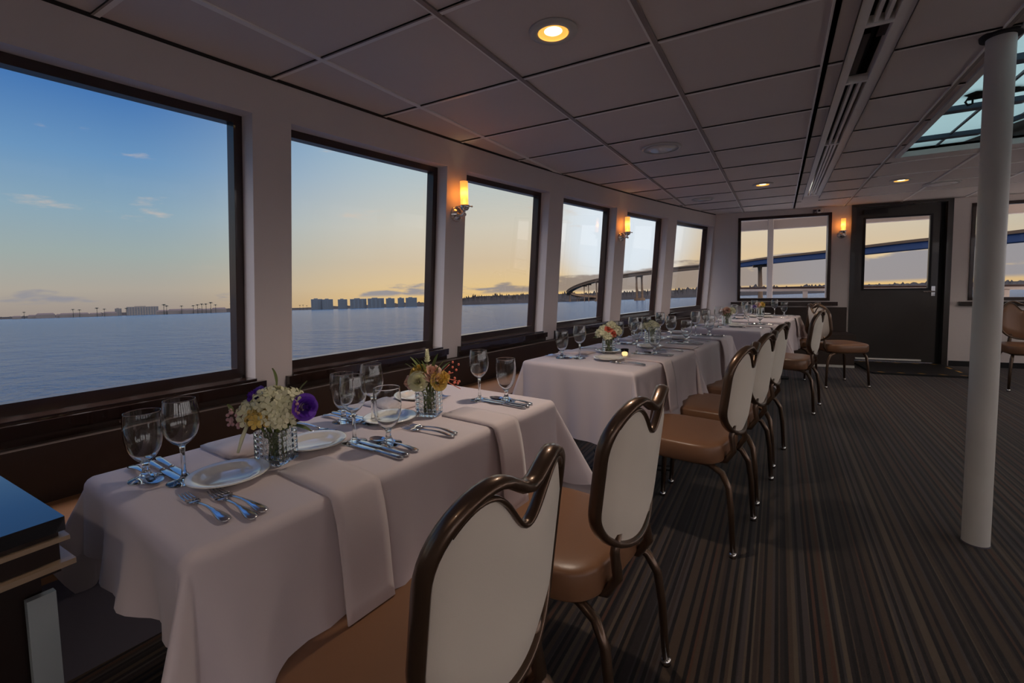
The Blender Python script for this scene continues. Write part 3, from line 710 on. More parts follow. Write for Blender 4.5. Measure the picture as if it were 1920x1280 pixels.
# ------------------------------------------------------------------ chairs
BW = .183
def zt_out(s): q = min(abs(s) / BW, 1); return .77 + .148 * math.sqrt(max(0, 1 - q ** 2.5)) - .048 * math.exp(-(s / .055) ** 2)
def zb_out(s): q = min(abs(s) / BW, 1); return .64 - .138 * (max(0, 1 - q ** 2.0)) ** .5
def ybk(s, z): return -.243 - (z - .45) * .13 + 1.45 * s * s
def make_chair():
    r = thing('dining_chair', 'x', 'chair', (0, 0, 0), 0, 'tan leather dining chairs')
    mb = MB(); mb.sq((0, .0, .428), .225, .215, .052, .3, .5, 40, 18); mb.build('seat', 'tan_leather', r, True)
    mb = MB(); mb.rbox(-.18, .18, -.17, .17, .372, .39, .05); mb.build('seat_frame', 'bronze', r)
    # frame of the back
    pts = []
    n = 30
    for i in range(n + 1):
        th = PI * i / n; s = BW * cos(th); pts.append((s, zt_out(s)))
    pts += [(-BW, .74), (-BW, .705), (-BW, .67)]
    for i in range(0, n + 1):
        th = PI * i / n; s = -BW * cos(th); pts.append((s, zb_out(s)))
    pts += [(BW, .67), (BW, .705), (BW, .74)]
    P3 = [(s, ybk(s, z), z) for s, z in pts]
    mb = MB(); mb.tube(P3, .0105, 10, ref=(0, 1, 0), asp=1.75, closed=True); mb.build('back_frame', 'bronze', r, True)
    wi = BW - .006
    def zt(s): q = min(abs(s) / wi, 1); return .77 + .140 * math.sqrt(max(0, 1 - q ** 2.5)) - .105 * math.exp(-(s / .062) ** 2)
    def zb(s): q = min(abs(s) / wi, 1); return .64 - .131 * (max(0, 1 - q ** 2.0)) ** .5
    def face(y_off, puff):
        def f(u, v):
            th = PI * (1 - u); s = wi * cos(th); a, b = zb(s), zt(s); z = a + (b - a) * v
            k = min(1, 4 * v * (1 - v) * 1.6) * min(1, sin(PI * u) * 1.6)
            return Vector((s, ybk(s, z) + y_off + puff * k, z))
        return f
    mb = MB(); mb.grid(face(-.004, -.012), 34, 16); mb.grid(face(.0, .0), 34, 16); mb.build('back_panel', 'cream_fabric', r, True, label='cream fabric back panel')
    mb = MB(); mb.grid(face(.001, .016), 34, 16); mb.build('back_cushion', 'tan_leather', r, True)
    mb = MB()
    mb.tube([(q_ * .008, ybk(q_ * .008, zt(q_ * .008)) - .002, zt(q_ * .008) - .001) for q_ in range(-19, 20)], .0055, 8, ref=(0, 1, 0), asp=2.2); mb.build('handle_piping', 'bronze', r, True)
    for s in (-1, 1):
        mb = MB(); mb.tube([(s * .10, ybk(.1, .55), .555), (s * .105, ybk(.1, .5), .50), (s * .108, -.245, .44), (s * .11, -.215, .39), (s * .12, -.13, .378)], [.012, .013, .014, .014, .012], 8, asp=1.2); mb.build('back_post', 'bronze', r, True)
    for s in (-1, 1):
        mb = MB(); mb.tube([(s * .15, -.08, .38), (s * .165, -.16, .378), (s * .176, -.215, .355), (s * .184, -.245, .30), (s * .190, -.258, .2), (s * .197, -.268, .012)], [.013, .014, .0145, .014, .013, .0115], 10)
        lg = mb.build('leg', 'bronze', r, True)
        mb = MB(); mb.lathe([(.0, 0), (.0145, 0), (.0155, .01), (.0145, .022), (.0, .022)], 12, c=(s * .197, -.268, 0)); mb.build('foot_glide', 'chrome', lg, True)
        mb = MB(); mb.tube([(s * .165, .14, .38), (s * .178, .165, .33), (s * .188, .18, .2), (s * .195, .19, .012)], [.014, .014, .013, .0115], 10)
        lg = mb.build('leg', 'bronze', r, True)
        mb = MB(); mb.lathe([(.0, 0), (.0145, 0), (.0155, .01), (.0145, .022), (.0, .022)], 12, c=(s * .195, .19, 0)); mb.build('foot_glide', 'chrome', lg, True)
    return r
chair = make_chair()
def R_(a): return math.radians(90 - a)
for x, y, rz, lb in (
    (-.645, .672, R_(5.5), 'tan chair with cream back in the foreground, nearest at the front table'),
    (-.575, 1.25, R_(7), 'tan chair with cream back at the far aisle place of the front table'),
    (-.385, 2.36, R_(9), 'tan chair with cream back at the second table, first of the three in a row'),
    (-.315, 2.93, R_(9), 'tan chair with cream back, middle one of the three in a row'),
    (-.245, 3.53, R_(9), 'tan chair with cream back, last of the three in a row at the third table'),
    (.055, 5.0, R_(10), 'tan chair with cream back alone at the fourth table'),
    (.12, 6.56, R_(12), 'tan chair pulled up to the fifth table, its back hidden by another chair'),
    (.61, 6.28, math.radians(-62), 'tan chair turned to the door, back to back with the last table chair'),
    (2.27, 6.75, math.radians(176), 'chair standing behind the white column under the right end window')):
    place(chair, (x, y, 0), rz, lb)

# ------------------------------------------------------------------ tableware prototypes
def lathe_thing(name, cat, group, prof, mt_, n=28):
    mb = MB(); mb.lathe(prof, n); o = mb.build(name, mt_, None, True); return tag(o, 'x', cat, group)
def spl(P, k):
    out = []
    for i in range(len(P) - 1):
        a, b, c, d_ = P[max(i - 1, 0)], P[i], P[i + 1], P[min(i + 2, len(P) - 1)]
        for q in range(k):
            t_ = q / k; out.append(tuple(.5 * (2 * b[m_] + (c[m_] - a[m_]) * t_ + (2 * a[m_] - 5 * b[m_] + 4 * c[m_] - d_[m_]) * t_ ** 2 + (3 * b[m_] - a[m_] - 3 * c[m_] + d_[m_]) * t_ ** 3) for m_ in (0, 1)))
    return out + [P[-1]]
def glass_prof(foot, bowl, th=.0012):       # foot and stem, then the bowl; the inside follows the outside at one wall thickness
    B_ = spl(bowl, 5); inn = []
    for i, (x, z) in enumerate(B_):
        a, b = B_[max(i - 1, 0)], B_[min(i + 1, len(B_) - 1)]
        tx, tz = b[0] - a[0], b[1] - a[1]; l_ = math.hypot(tx, tz); nx, nz = -tz / l_, tx / l_
        t_ = th * (1 + 1.2 * max(0, 1 - i / 8.0)); inn.append((x + nx * t_, z + nz * t_))
    inn = [p for p in inn if p[0] > .0015]
    e_ = B_[-1]; q = inn[-1]
    lip = [(e_[0] - th * .15, e_[1] + .0005), (e_[0] - th * .5, e_[1] + .0008), (q[0] + th * .15, e_[1] + .0005)]
    return foot + B_ + lip + inn[::-1] + [(0, inn[0][1] - .0004)]
goblet = lathe_thing('water_goblet', 'glass', 'water goblets', glass_prof([(0, 0), (.033, 0), (.0365, .0008), (.037, .0018), (.0355, .003), (.026, .0055), (.014, .011), (.0085, .020), (.0068, .030), (.0075, .038)],
    [(.010, .043), (.022, .055), (.032, .074), (.0375, .098), (.0388, .122), (.0378, .146), (.0362, .1625)]), 'drink_glass', 36)
wine = lathe_thing('wine_glass', 'glass', 'wine glasses', glass_prof([(0, 0), (.032, 0), (.0355, .0008), (.036, .0016), (.034, .0028), (.022, .005), (.010, .009), (.0055, .018), (.0045, .035), (.0045, .065), (.0055, .082)],
    [(.008, .088), (.021, .098), (.032, .115), (.0375, .137), (.0372, .158), (.0345, .179), (.0318, .1945)], .0010), 'drink_glass', 36)
plate = lathe_thing('bread_plate', 'plate', 'small white bread plates', [(0, .002), (.045, .002), (.047, .0), (.05, .002), (.072, .012), (.086, .015), (.0875, .0175), (.084, .018), (.068, .0155), (.052, .0075), (.046, .005), (0, .0045)], 'porcelain', 40)
def flat(outline, zf, th, name, mt_, parent=None):      # thin shaped piece from a half-width profile along y
    mb = MB(); vs = []; n = len(outline)
    for y, w_ in outline:
        z = zf(y)
        for (kx, kz) in ((-1, .3), (-.6, 1), (.6, 1), (1, .3), (.7, 0), (-.7, 0)): vs.append((w_ * kx, y, z + th * kz))
    fs = [(j * 6 + i, j * 6 + (i + 1) % 6, (j + 1) * 6 + (i + 1) % 6, (j + 1) * 6 + i) for j in range(n - 1) for i in range(6)] + [tuple(range(5, -1, -1)), tuple((n - 1) * 6 + i for i in range(6))]
    mb.add(vs, fs); return mb
def handle_prof(): return [(0, .004), (.004, .0095), (.016, .0115), (.035, .0095), (.06, .006), (.085, .0038), (.115, .0034), (.135, .005)]
def hz(y): return .003 + .006 * sin(min(max((y - .0) / .14, 0), 1) * PI)
def make_fork():
    r = thing('dinner_fork', 'x', 'fork', (0, 0, 0), 0, 'steel forks')
    mb = flat(handle_prof(), hz, .0028, '', ''); mb.build('handle', 'steel', r, True)
    mb = flat([(.134, .005), (.145, .0115), (.158, .0125)], lambda y: hz(.135) - (y - .135) * .1, .0022, '', '')
    for k_ in range(4):
        x = -.0098 + .0065 * k_; mb.tube([(x, .156, .004), (x, .175, .0025), (x * .95, .190, .0035), (x * .92, .205, .007)], [.0017, .0016, .0014, .0008], 6)
    mb.build('tines', 'steel', r, True); return r
def make_knife():
    r = thing('dinner_knife', 'x', 'knife', (0, 0, 0), 0, 'steel knives')
    mb = flat([(0, .004), (.004, .009), (.02, .0095), (.06, .0075), (.095, .006), (.105, .0065)], lambda y: .002, .006, '', ''); mb.build('handle', 'steel', r, True)
    mb = flat([(.104, .005), (.112, .0085), (.14, .010), (.18, .0105), (.205, .008), (.216, .003), (.218, .0008)], lambda y: .004, .0016, '', ''); mb.build('blade', 'steel', r, True); return r
def make_spoon():
    r = thing('soup_spoon', 'x', 'spoon', (0, 0, 0), 0, 'steel spoons')
    mb = flat(handle_prof(), hz, .0028, '', ''); mb.build('handle', 'steel', r, True)
    mb = MB()
    def f(u, v):
        a = 2 * PI * u; q = v
        return Vector((.019 * q * cos(a), .163 + .030 * q * sin(a), .001 + .0075 * q * q))
    mb.grid(f, 20, 6); mb.grid(lambda u, v: f(u, v) + Vector((0, 0, -.001)), 20, 6); mb.build('bowl', 'steel', r, True); return r
fork, knife, spoon = make_fork(), make_knife(), make_spoon()
CL = TZ + .0022
def napkin(T, c, aisle, inn, hang, wd, label, hcov=0):
    mb = MB(); prof = []       # (b, z) from the inner end over the edge
    edge = 0.0
    prof.append((inn, 0)); prof.append((inn, .006)); prof.append((inn * .5, .0075)); pass
    outer = [(inn, .0065), (inn * .6, .008), (.02, .007), (.0, .005), (-.011, -.004), (-.016, -.02)]
    n = 8
    for i in range(1, n + 1):
        f = i / n; outer.append((-.018 - hang * f * .15 - .004 * sin(f * 5), -.02 - hang * f))
    inner = [(inn, .0), (inn * .6, .0005), (.02, .0), (.0, -.001), (-.0055, -.006), (-.011, -.02)]
    for i in range(1, n + 1):
        f = i / n; inner.append((-.0145 - hang * f * .15 - .004 * sin(f * 5), -.02 - hang * f))
    if hang <= 0:
        outer = [(inn, .0065), ((inn + .02) / 2, .009), (.02, .007)]; inner = [(inn, 0), ((inn + .02) / 2, 0), (.02, 0)]
    loop = outer + inner[::-1]; m_ = len(loop); NX = 6; vs = []
    ctr = T.at(0 if aisle else T.w, c, CL + .001)
    ni = T.n if aisle else -T.n
    for k_ in range(NX + 1):
        x = (k_ / NX - .5) * wd
        for b, z in loop:
            skew = .05 * b * .3
            q = ni * (b) + T.d * (x + skew) + Vector((0, 0, z - (.002 if k_ in (0, NX) and z > -.01 else 0))); vs.append(tuple(q))
    fs = [(k_ * m_ + i, k_ * m_ + (i + 1) % m_, (k_ + 1) * m_ + (i + 1) % m_, (k_ + 1) * m_ + i) for k_ in range(NX) for i in range(m_)]
    fs += [tuple(range(m_ - 1, -1, -1)), tuple(NX * m_ + i for i in range(m_))]
    mb.add(vs, fs); o = mb.build('cloth_napkin', 'napkin', None, True); o.location = ctr
    tag(o, label, 'napkin', 'folded white napkins')
rs = random.Random(5)
def setting(T, c, aisle, where, nf=2, nk=2, hang=.27, seed=0, plate_=(.285, -.125)):
    rg = random.Random(seed + 11)
    ni = T.n if aisle else -T.n; rt = T.d if aisle else -T.d       # inward, right hand of the sitter
    E_ = T.at(0 if aisle else T.w, c)
    def P_(a, b, z=CL): q = E_ + ni * a + rt * b; return (q.x, q.y, z)
    rz0 = math.atan2(-ni.x, ni.y)
    fn = ['inner', 'outer', 'outermost']
    for i in range(nf):
        place(fork, P_(.035 + .012 * i * (-1) ** i + .008, -.175 - .028 * i + .004 * rg.uniform(-1, 1), CL + .0004), rz0 + math.radians(rg.uniform(-3, 7)), 'steel fork, %s one at the %s' % (fn[i], where))
    for i in range(nk):
        place(knife, P_(.03 + .006 * rg.uniform(-1, 1), .165 + .023 * i, CL + .0004), rz0 + math.radians(rg.uniform(-2, 2)), 'steel knife, %s one at the %s' % (fn[i], where))
    place(spoon, P_(.035, .165 + .023 * nk + .012, CL + .0004), rz0 + math.radians(rg.uniform(-2, 3)), 'steel soup spoon at the ' + where)
    place(goblet, P_(.155, .225 if nk == 2 else .2, CL if True else 0), rg.random(), 'empty water goblet at the ' + where)
    place(wine, P_(.25, .18), rg.random(), 'empty wine glass at the ' + where)
    if plate_: place(plate, P_(*plate_), 0, 'small white bread plate at the ' + where)
    napkin(T, c, aisle, .22, hang if aisle else 0, .125, 'folded white napkin at the ' + where)
# glasses are set just behind the cutlery, so shift knives a little towards the edge
setting(T1, .335, True, 'near aisle place of the front table', nf=3, hang=.25, seed=1, plate_=(.285, -.14))
setting(T1, .90, True, 'far aisle place of the front table', hang=.26, seed=2, plate_=(.33, -.19))
setting(T1, .31, False, 'near window place of the front table', seed=3)
setting(T1, .845, False, 'far window place of the front table', seed=4, plate_=(.13, -.13))
setting(T2, .41, True, 'aisle place of the second table', hang=.25, seed=5)
setting(T2, .42, False, 'window place of the second table', seed=6)
setting(T3, .02 + .03, True, 'near aisle place of the third table', hang=.0, seed=7)
setting(T3, .60, True, 'far aisle place of the third table', hang=.27, seed=8)
setting(T3, .22, False, 'near window place of the third table', seed=9)
setting(T3, .72, False, 'far window place of the third table', seed=10)
setting(T4, .47, True, 'aisle place of the fourth table', hang=.2, seed=11)
setting(T4, .40, False, 'window place of the fourth table', seed=12)
setting(T5, .68, True, 'aisle place of the fifth table', hang=.2, seed=13)
setting(T5, .40, False, 'near window place of the fifth table', seed=14)
setting(T5, .85, False, 'far window place of the fifth table', seed=15)

# ------------------------------------------------------------------ vases and bouquets
def vase(x, y, rz, label, h=.086, hw=.036):
    mb = MB(); NB = 5; NH = 6
    def shell(inner):
        def f(u, v):
            a = u * 4; k_ = int(min(a, 3.9999)); q = a - k_; z = v * h
            w_ = hw - (.005 if inner else 0)
            p = [(w_, -w_ + 2 * w_ * q), (w_ - 2 * w_ * q, w_), (-w_, w_ - 2 * w_ * q), (-w_ + 2 * w_ * q, -w_)][k_]
            nn = [(1, 0), (0, 1), (-1, 0), (0, -1)][k_]
            bb = 0 if inner else .0036 * abs(sin(PI * NB * q)) * abs(sin(PI * NH * v))
            return Vector((p[0] + nn[0] * bb, p[1] + nn[1] * bb, max(z, .006) if inner else z))
        return f
    mb.grid(shell(False), 80, 36); o = len(mb.v)
    mb.grid(lambda u, v: shell(True)(1 - u, v), 16, 6)
    # rim
    for k_ in range(80):
        pass
    w0, w1 = hw, hw - .005
    mb.add([(w0, -w0, h), (w0, w0, h), (-w0, w0, h), (-w0, -w0, h), (w1, -w1, h), (w1, w1, h), (-w1, w1, h), (-w1, -w1, h)], [(0, 1, 5, 4), (1, 2, 6, 5), (2, 3, 7, 6), (3, 0, 4, 7)])
    mb.add([(w0, -w0, 0), (w0, w0, 0), (-w0, w0, 0), (-w0, -w0, 0)], [(3, 2, 1, 0)])
    mb.add([(w1, -w1, .006), (w1, w1, .006), (-w1, w1, .006), (-w1, -w1, .006)], [(0, 1, 2, 3)])
    o = mb.build('glass_vase', 'drink_glass', None, True); o.location = (x, y, CL); o.rotation_euler = (0, 0, rz)
    tag(o, label, 'vase', 'beaded square glass vases')
def floret_ball(mb, c, r, n, fs, rg, flat_=.85):
    for i in range(n):
        zz = 1 - (i + .5) / n * 1.45; a = i * 2.39996 + rg.random() * .4; rr = math.sqrt(max(0, 1 - zz * zz))
        nn = Vector((rr * cos(a), rr * sin(a), zz)).normalized(); p = Vector(c) + Vector((nn.x * r, nn.y * r, nn.z * r * flat_)) * rg.uniform(.88, 1.05)
        petals(mb, p, nn, fs * rg.uniform(.8, 1.15), 4, .25, rg)
def petals(mb, p, nn, s, k_, cup, rg):
    t1 = nn.orthogonal().normalized(); t2 = nn.cross(t1); a0 = rg.random() * 6
    for q in range(k_):
        a = a0 + 2 * PI * q / k_; dd = t1 * cos(a) + t2 * sin(a); ss = nn.cross(dd)
        b0 = p; m1 = p + dd * s * .55 + nn * s * cup * .5; tp_ = p + dd * s + nn * s * cup
        mb.add([b0, m1 + ss * s * .42, tp_ + ss * s * .2, tp_ - ss * s * .2, m1 - ss * s * .42], [(0, 1, 2, 3, 4)])
def rose(mb, c, nn, r, rg):
    nn = Vector(nn).normalized(); t1 = nn.orthogonal().normalized(); t2 = nn.cross(t1)
    for ring in range(5):
        rr = r * (.2 + .155 * ring); k_ = 3 + ring; op = .12 + .13 * ring
        for q in range(k_):
            a = 2 * PI * q / k_ + ring * .7 + rg.uniform(-.2, .2)
            def f(u, v, a=a, rr=rr, op=op):
                aa = a + (u - .5) * (2.2 * PI / k_)
                rad = rr * (.55 + .45 * v + op * v * v * .7); hh = r * (-.35 + 1.05 * v * (1 - .12 * ring) - .25 * op * v * v * ring * .4 - .5 * (u - .5) ** 2 * v)
                return Vector(c) + (t1 * cos(aa) + t2 * sin(aa)) * rad + nn * hh
            mb.grid(f, 6, 4)
def leaf(mb, p, d_, l_, w_, rg):
    d_ = Vector(d_).normalized(); s_ = d_.cross(Vector((0, 0, 1))).normalized(); u = s_.cross(d_)
    def f(a, b): ww = w_ * sin(PI * min(a * .93 + .04, 1)) ** .8; return Vector(p) + d_ * l_ * a + s_ * ww * (b - .5) * 2 + u * (.25 * l_ * a * (1 - a) + abs(b - .5) * w_ * .5)
    mb.grid(f, 7, 4)
def bouquet(x, y, label, kind, seed):
    rg = random.Random(seed); r = thing('flower_bouquet', label, 'flowers', (x, y, CL + .0), rg.random() * .3, 'small bouquets on the tables')
    mb = MB()
    for i in range(9):
        a = i * 2.4; q = .012 * math.sqrt(i / 3 + .2); mb.tube([(q * cos(a), q * sin(a), .010), (q * .7 * cos(a + .5), q * .7 * sin(a + .5), .05), (q * 1.7 * cos(a), q * 1.7 * sin(a), .095), (q * 3 * cos(a), q * 3 * sin(a), .12)], .0034, 6)
    mb.build('stems', 'stem_green', r, True)
    def part(nm, mt_, fn):
        mb = MB(); fn(mb); mb.build(nm, mt_, r, nm not in ('hydrangea_bloom',))
    # right and forward of the camera in the table frame
    RX, FX = Vector((.87, .49, 0)), Vector((-.5, .86, 0))
    def at(a, b, z): v = RX * a + FX * b; return (v.x, v.y, z)
    if kind == 'purple':
        for c, q, nfl in ((at(.0, -.01, .155), .045, 56), (at(.035, .0, .150), .04, 44), (at(-.05, .0, .128), .036, 40), (at(.0, -.03, .128), .034, 36), (at(.025, -.028, .115), .03, 26), (at(-.01, .045, .14), .04, 30)):
            part('hydrangea_bloom', 'petal_white', lambda m__, c=c, q=q, nfl=nfl: floret_ball(m__, c, q, nfl, .016, rg))
        part('yellow_bloom', 'petal_yellow', lambda m__: floret_ball(m__, at(-.022, -.038, .125), .028, 26, .015, rg))
        for c, nn, q in ((at(-.045, .0, .172), at(-.6, -.5, .5), .026), (at(.082, -.02, .142), at(.7, -.7, .2), .030)):
            part('purple_bloom', 'petal_purple', lambda m__, c=c, nn=nn, q=q: rose(m__, c, nn, q, rg))
        def br(m__):
            for i in range(26): m__.ball(at(-.092 + rg.uniform(-.022, .022), rg.uniform(-.015, .015), .118 + rg.uniform(-.025, .025)), .0045, 6)
        part('berry_sprig', 'berry', br)
        part('berry_sprig', 'berry', lambda m__: [m__.ball(at(.06 + rg.uniform(-.01, .01), -.035, .14 + rg.uniform(-.02, .02)), .0045, 6) for i in range(10)])
        def lf(m__):
            for c, d_, l_ in ((at(.04, -.03, .10), at(.9, -.2, -.25), .06), (at(-.1, 0, .13), at(-.5, 0, 1), .028), (at(.0, .02, .19), at(-.15, 0, 1), .05), (at(.05, .02, .16), at(.5, 0, .7), .05), (at(-.03, .03, .09), at(-.8, .1, -.1), .05)): leaf(m__, c, d_, l_, .011, rg)
        part('leaf', 'leaf', lf)
        def lf2(m__):
            m__.tube([at(-.06, -.01, .11), at(-.075, -.015, .07), at(-.085, -.02, .035)], [.004, .005, .003], 6)
        part('drooping_petal', 'petal_white', lf2)
    elif kind == 'yellow':
        for c, nn, q, mt_, nm in ((at(-.038, -.03, .125), at(-.2, -.9, .4), .030, 'petal_white', 'white_bloom'), (at(.012, -.018, .148), at(.1, -.7, .7), .032, 'petal_pink', 'blush_bloom'), (at(.035, -.028, .12), at(.5, -.8, .3), .03, 'petal_yellow', 'yellow_bloom'),
                                   (at(-.035, .0, .155), at(-.4, -.4, .7), .028, 'petal_yellow', 'yellow_bloom'), (at(-.068, .0, .115), at(-.9, -.3, 0), .022, 'petal_pink', 'blush_bloom'), (at(.0, .035, .14), at(0, 1, .5), .032, 'petal_pink', 'blush_bloom'), (at(.06, -.01, .128), at(.9, -.3, .3), .022, 'petal_yellow', 'yellow_bloom')):
            part(nm, mt_, lambda m__, c=c, nn=nn, q=q: rose(m__, c, nn, q, rg))
        def lf(m__):
            for i in range(9):
                a = rg.uniform(-1, 1); leaf(m__, at(a * .04, rg.uniform(-.02, .02), .14), at(a * 1.1, rg.uniform(-.3, .3), .9), rg.uniform(.04, .075), .009, rg)
        part('leaf', 'leaf', lf)
        def bs(m__):
            for i in range(14): m__.ball(at(.085 + rg.uniform(-.02, .03), rg.uniform(-.02, .02), .145 + rg.uniform(-.05, .035)), .0045, 6)
            for i in range(4): m__.tube([at(.03, 0, .13), at(.075 + .012 * i, 0, .17 - .03 * i)], .0015, 5)
        part('berry_sprig', 'petal_coral', bs)
        part('white_spike', 'petal_white', lambda m__: [petals(m__, Vector(at(.0, .01, .18 + .006 * i)), Vector((0, -.3, 1)).normalized(), .012 - .0008 * i, 5, .6, rg) for i in range(8)])
    elif kind == 'coral':
        for c, q in ((at(-.05, -.01, .125), .036), (at(.045, .0, .135), .038), (at(-.01, .03, .14), .038), (at(.012, -.015, .175), .024), (at(-.02, -.03, .11), .026)):
            part('hydrangea_bloom', 'petal_white', lambda m__, c=c, q=q: floret_ball(m__, c, q, 34, .016, rg))
        for c, nn in ((at(-.01, -.03, .155), at(-.2, -.8, .6)), (at(.018, -.035, .13), at(.3, -.9, .3))):
            part('coral_bloom', 'petal_coral', lambda m__, c=c, nn=nn: rose(m__, c, nn, .024, rg))
        def lf(m__):
            for i in range(5): a = -1 + .5 * i; leaf(m__, at(a * .03, 0, .1), at(a, .1, -.05), .07, .012, rg)
        part('leaf', 'leaf', lf)
    elif kind == 'green':
        for c, q in ((at(-.03, 0, .12), .034), (at(.03, 0, .12), .034), (at(0, -.02, .135), .032)):
            part('hydrangea_bloom', 'petal_white', lambda m__, c=c, q=q: floret_ball(m__, c, q, 26, .015, rg))
        def lf(m__):
            for i in range(10): a = rg.uniform(-1, 1); leaf(m__, at(a * .03, 0, .12), at(a * .8, rg.uniform(-.3, .3), .8), .05, .009, rg)
        part('leaf', 'leaf', lf)
    elif kind == 'cream':
        for c, nn in ((at(-.04, 0, .13), at(-.4, -.8, .4)), (at(0, -.02, .15), at(0, -.8, .6)), (at(0, .03, .13), at(0, 1, .5))):
            part('blush_bloom', 'petal_pink', lambda m__, c=c, nn=nn: rose(m__, c, nn, .032, rg))
        part('hydrangea_bloom', 'petal_white', lambda m__: floret_ball(m__, at(.045, 0, .135), .038, 40, .016, rg))
        def lf(m__):
            for i in range(5): a = -1 + .5 * i; leaf(m__, at(a * .03, 0, .1), at(a, .1, .2), .06, .012, rg)
        part('leaf', 'leaf', lf)
    else:
        part('yellow_bloom', 'petal_yellow', lambda m__: rose(m__, at(.03, -.01, .14), at(.3, -.8, .4), .03, rg))
        part('blush_bloom', 'petal_pink', lambda m__: rose(m__, at(-.03, -.01, .135), at(-.3, -.8, .4), .03, rg))
        part('purple_bloom', 'petal_purple', lambda m__: rose(m__, at(-.07, .0, .11), at(-.6, -.5, .4), .024, rg))
        def lf(m__):
            for i in range(6): a = -1 + .4 * i; leaf(m__, at(a * .03, 0, .12), at(a, .1, .7), .06, .010, rg)
        part('leaf', 'leaf', lf)
for x, y, kind, lb in ((-1.12, .70, 'purple', 'white hydrangea bouquet with two purple blooms on the front table'),
                       (-1.045, 1.215, 'yellow', 'yellow and blush bouquet at the far end of the front table'),
                       (-.92, 2.79, 'coral', 'pale green bouquet with coral blooms on the second table'),
                       (-.79, 3.34, 'green', 'low white and green bouquet on the third table'),
                       (-.44, 5.0, 'cream', 'round cream bouquet on the fourth table'),
                       (-.19, 6.35, 'mixed', 'small yellow and lilac bouquet on the fifth table')):
    bouquet(x, y, lb, kind, int(abs(x * 1000)))
    vase(x, y, .35, 'beaded square glass vase holding the ' + lb.split(' on the ')[0].split(' at the ')[0])
vt = thing('votive_candle', 'small lit votive candle glass beside the coral bouquet', 'candle', (-.79, 2.70, CL))
mb = MB(); mb.lathe([(0, 0), (.018, 0), (.022, .02), (.024, .045), (.0225, .045), (.0205, .02), (.017, .004), (0, .004)], 20); mb.build('glass_cup', 'drink_glass', vt, True)
mb = MB(); mb.lathe([(0, .005), (.016, .005), (.018, .02), (0, .021)], 16); mb.build('wax', 'flame', vt, True)

# ------------------------------------------------------------------ sideboard in the lower left corner
sb = thing('sideboard', 'dark sideboard with glossy black top in the lower left corner', 'cabinet', (-1.10, .285, 0), 0)
mb = MB(); mb.box(-.60, 0, -.62, 0, .775, .80); mb.build('top', 'black_gloss', sb)
mb = MB(); mb.box(-.595, -.008, -.61, -.008, .70, .775); mb.build('rail', 'dark_wood', sb)
mb = MB(); mb.box(-.61, .004, -.63, .004, .757, .765); mb.build('moulding', 'light_wood', sb)
mb = MB(); mb.box(-.615, .010, -.64, .008, .712, .722); mb.build('moulding', 'light_wood', sb)
mb = MB(); mb.box(-.59, -.03, -.58, -.03, .0, .70); mb.build('body', 'dark_wood', sb)
mb = MB(); mb.box(-.02, -.005, -.055, -.018, .02, .67); mb.build('corner_post', 'grey_panel', sb, label='pale grey corner post')

# ------------------------------------------------------------------ outside: fore deck
mb = MB(); mb.box(-1.05, 8.6, 8.75, 11.2, -.1, -.04); mb.box(XR + .15, 8.6, -8, 8.75, -.1, -.04); mb.box(-2.6, XR + .15, -8, Y0 - .13, -.1, -.04); struct(mb.build('floor_deck_and_bounce', 'deck_paint'))  # unseen starboard and astern decks added to bounce light up to the ceiling
mb = MB(); mb.box(-1.05, 6, 8.35, 10.6, 2.34, 2.40); mb.box(-1.05, 6, 10.45, 10.6, 2.17, 2.40); struct(mb.build('ceiling_deck', 'outer_paint'))
def fpx(u, y): r_ = ray(u, 540); t_ = y / r_.y; return r_.x * t_
rl = thing('deck_railing', 'white ship railing with dark top rail outside the end window', 'railing', (0, 10.5, 0))
xs_ = [fpx(1383, 10.5), fpx(1482 + 28, 10.5), 2.0, 3.2, 4.4, 5.6]
mb = MB(); mb.box(-1.05, 6, -.035, .035, 1.0, 1.035); mb.build('top_rail', 'rail_dark', rl)
mb = MB(); mb.box(-1.05, 6, -.02, .02, .95, 1.0); mb.build('under_rail', 'outer_paint', rl)
mb = MB(); mb.box(-1.05, 6, -.01, .01, -.04, .72); mb.build('bulwark', 'outer_paint', rl)
for x in xs_:
    mb = MB(); mb.box(x - .04, x + .04, -.02, .02, -.04, .96); mb.build('stanchion', 'outer_paint', rl)
for x, lb in ((fpx(1443, 10.3), 'white deck post outside the middle of the end window'), (fpx(1553, 10.3), 'white deck post at the right edge of the end window')):
    ps = thing('deck_post', lb, 'post', (x, 10.3, -.04), 0, 'white posts on the outside deck')
    mb = MB(); mb.rbox(-.05, .05, -.05, .05, 0, 2.4, .015); mb.build('shaft', 'outer_paint', ps)

# ------------------------------------------------------------------ outside: sea, shore, bridge
SEA = EYE - UPS * 5.0
zx = UPS; xx = Vector((1, 0, 0)); xx = (xx - zx * xx.dot(zx)).normalized(); yx = zx.cross(xx)
MS = Matrix.Identity(4)
for i in range(3): MS[i][0] = xx[i]; MS[i][1] = yx[i]; MS[i][2] = zx[i]; MS[i][3] = SEA[i]
MSI = MS.inverted()
def sea_xy(u, depth):            # sea-level point in sea coordinates, at image column u and distance ahead
    q = MSI @ away(u, 570, depth); return Vector((q.x, q.y, 0))
def onsea(name, lb, cat, pos, rz=0, group=None):
    o = thing(name, lb, cat, (0, 0, 0), 0, group); o.matrix_world = MS @ Matrix.Translation(pos) @ Matrix.Rotation(rz, 4, 'Z'); return o
mb = MB(); mb.grid(lambda u, v: Vector(((u - .5) * 9000, (v - .45) * 9000, 0)), 4, 4)
o = mb.build('sea', 'sea_water'); o.matrix_world = MS; struct(o)
def facing(p): return math.atan2(-p.x, p.y) 
rg = random.Random(3)
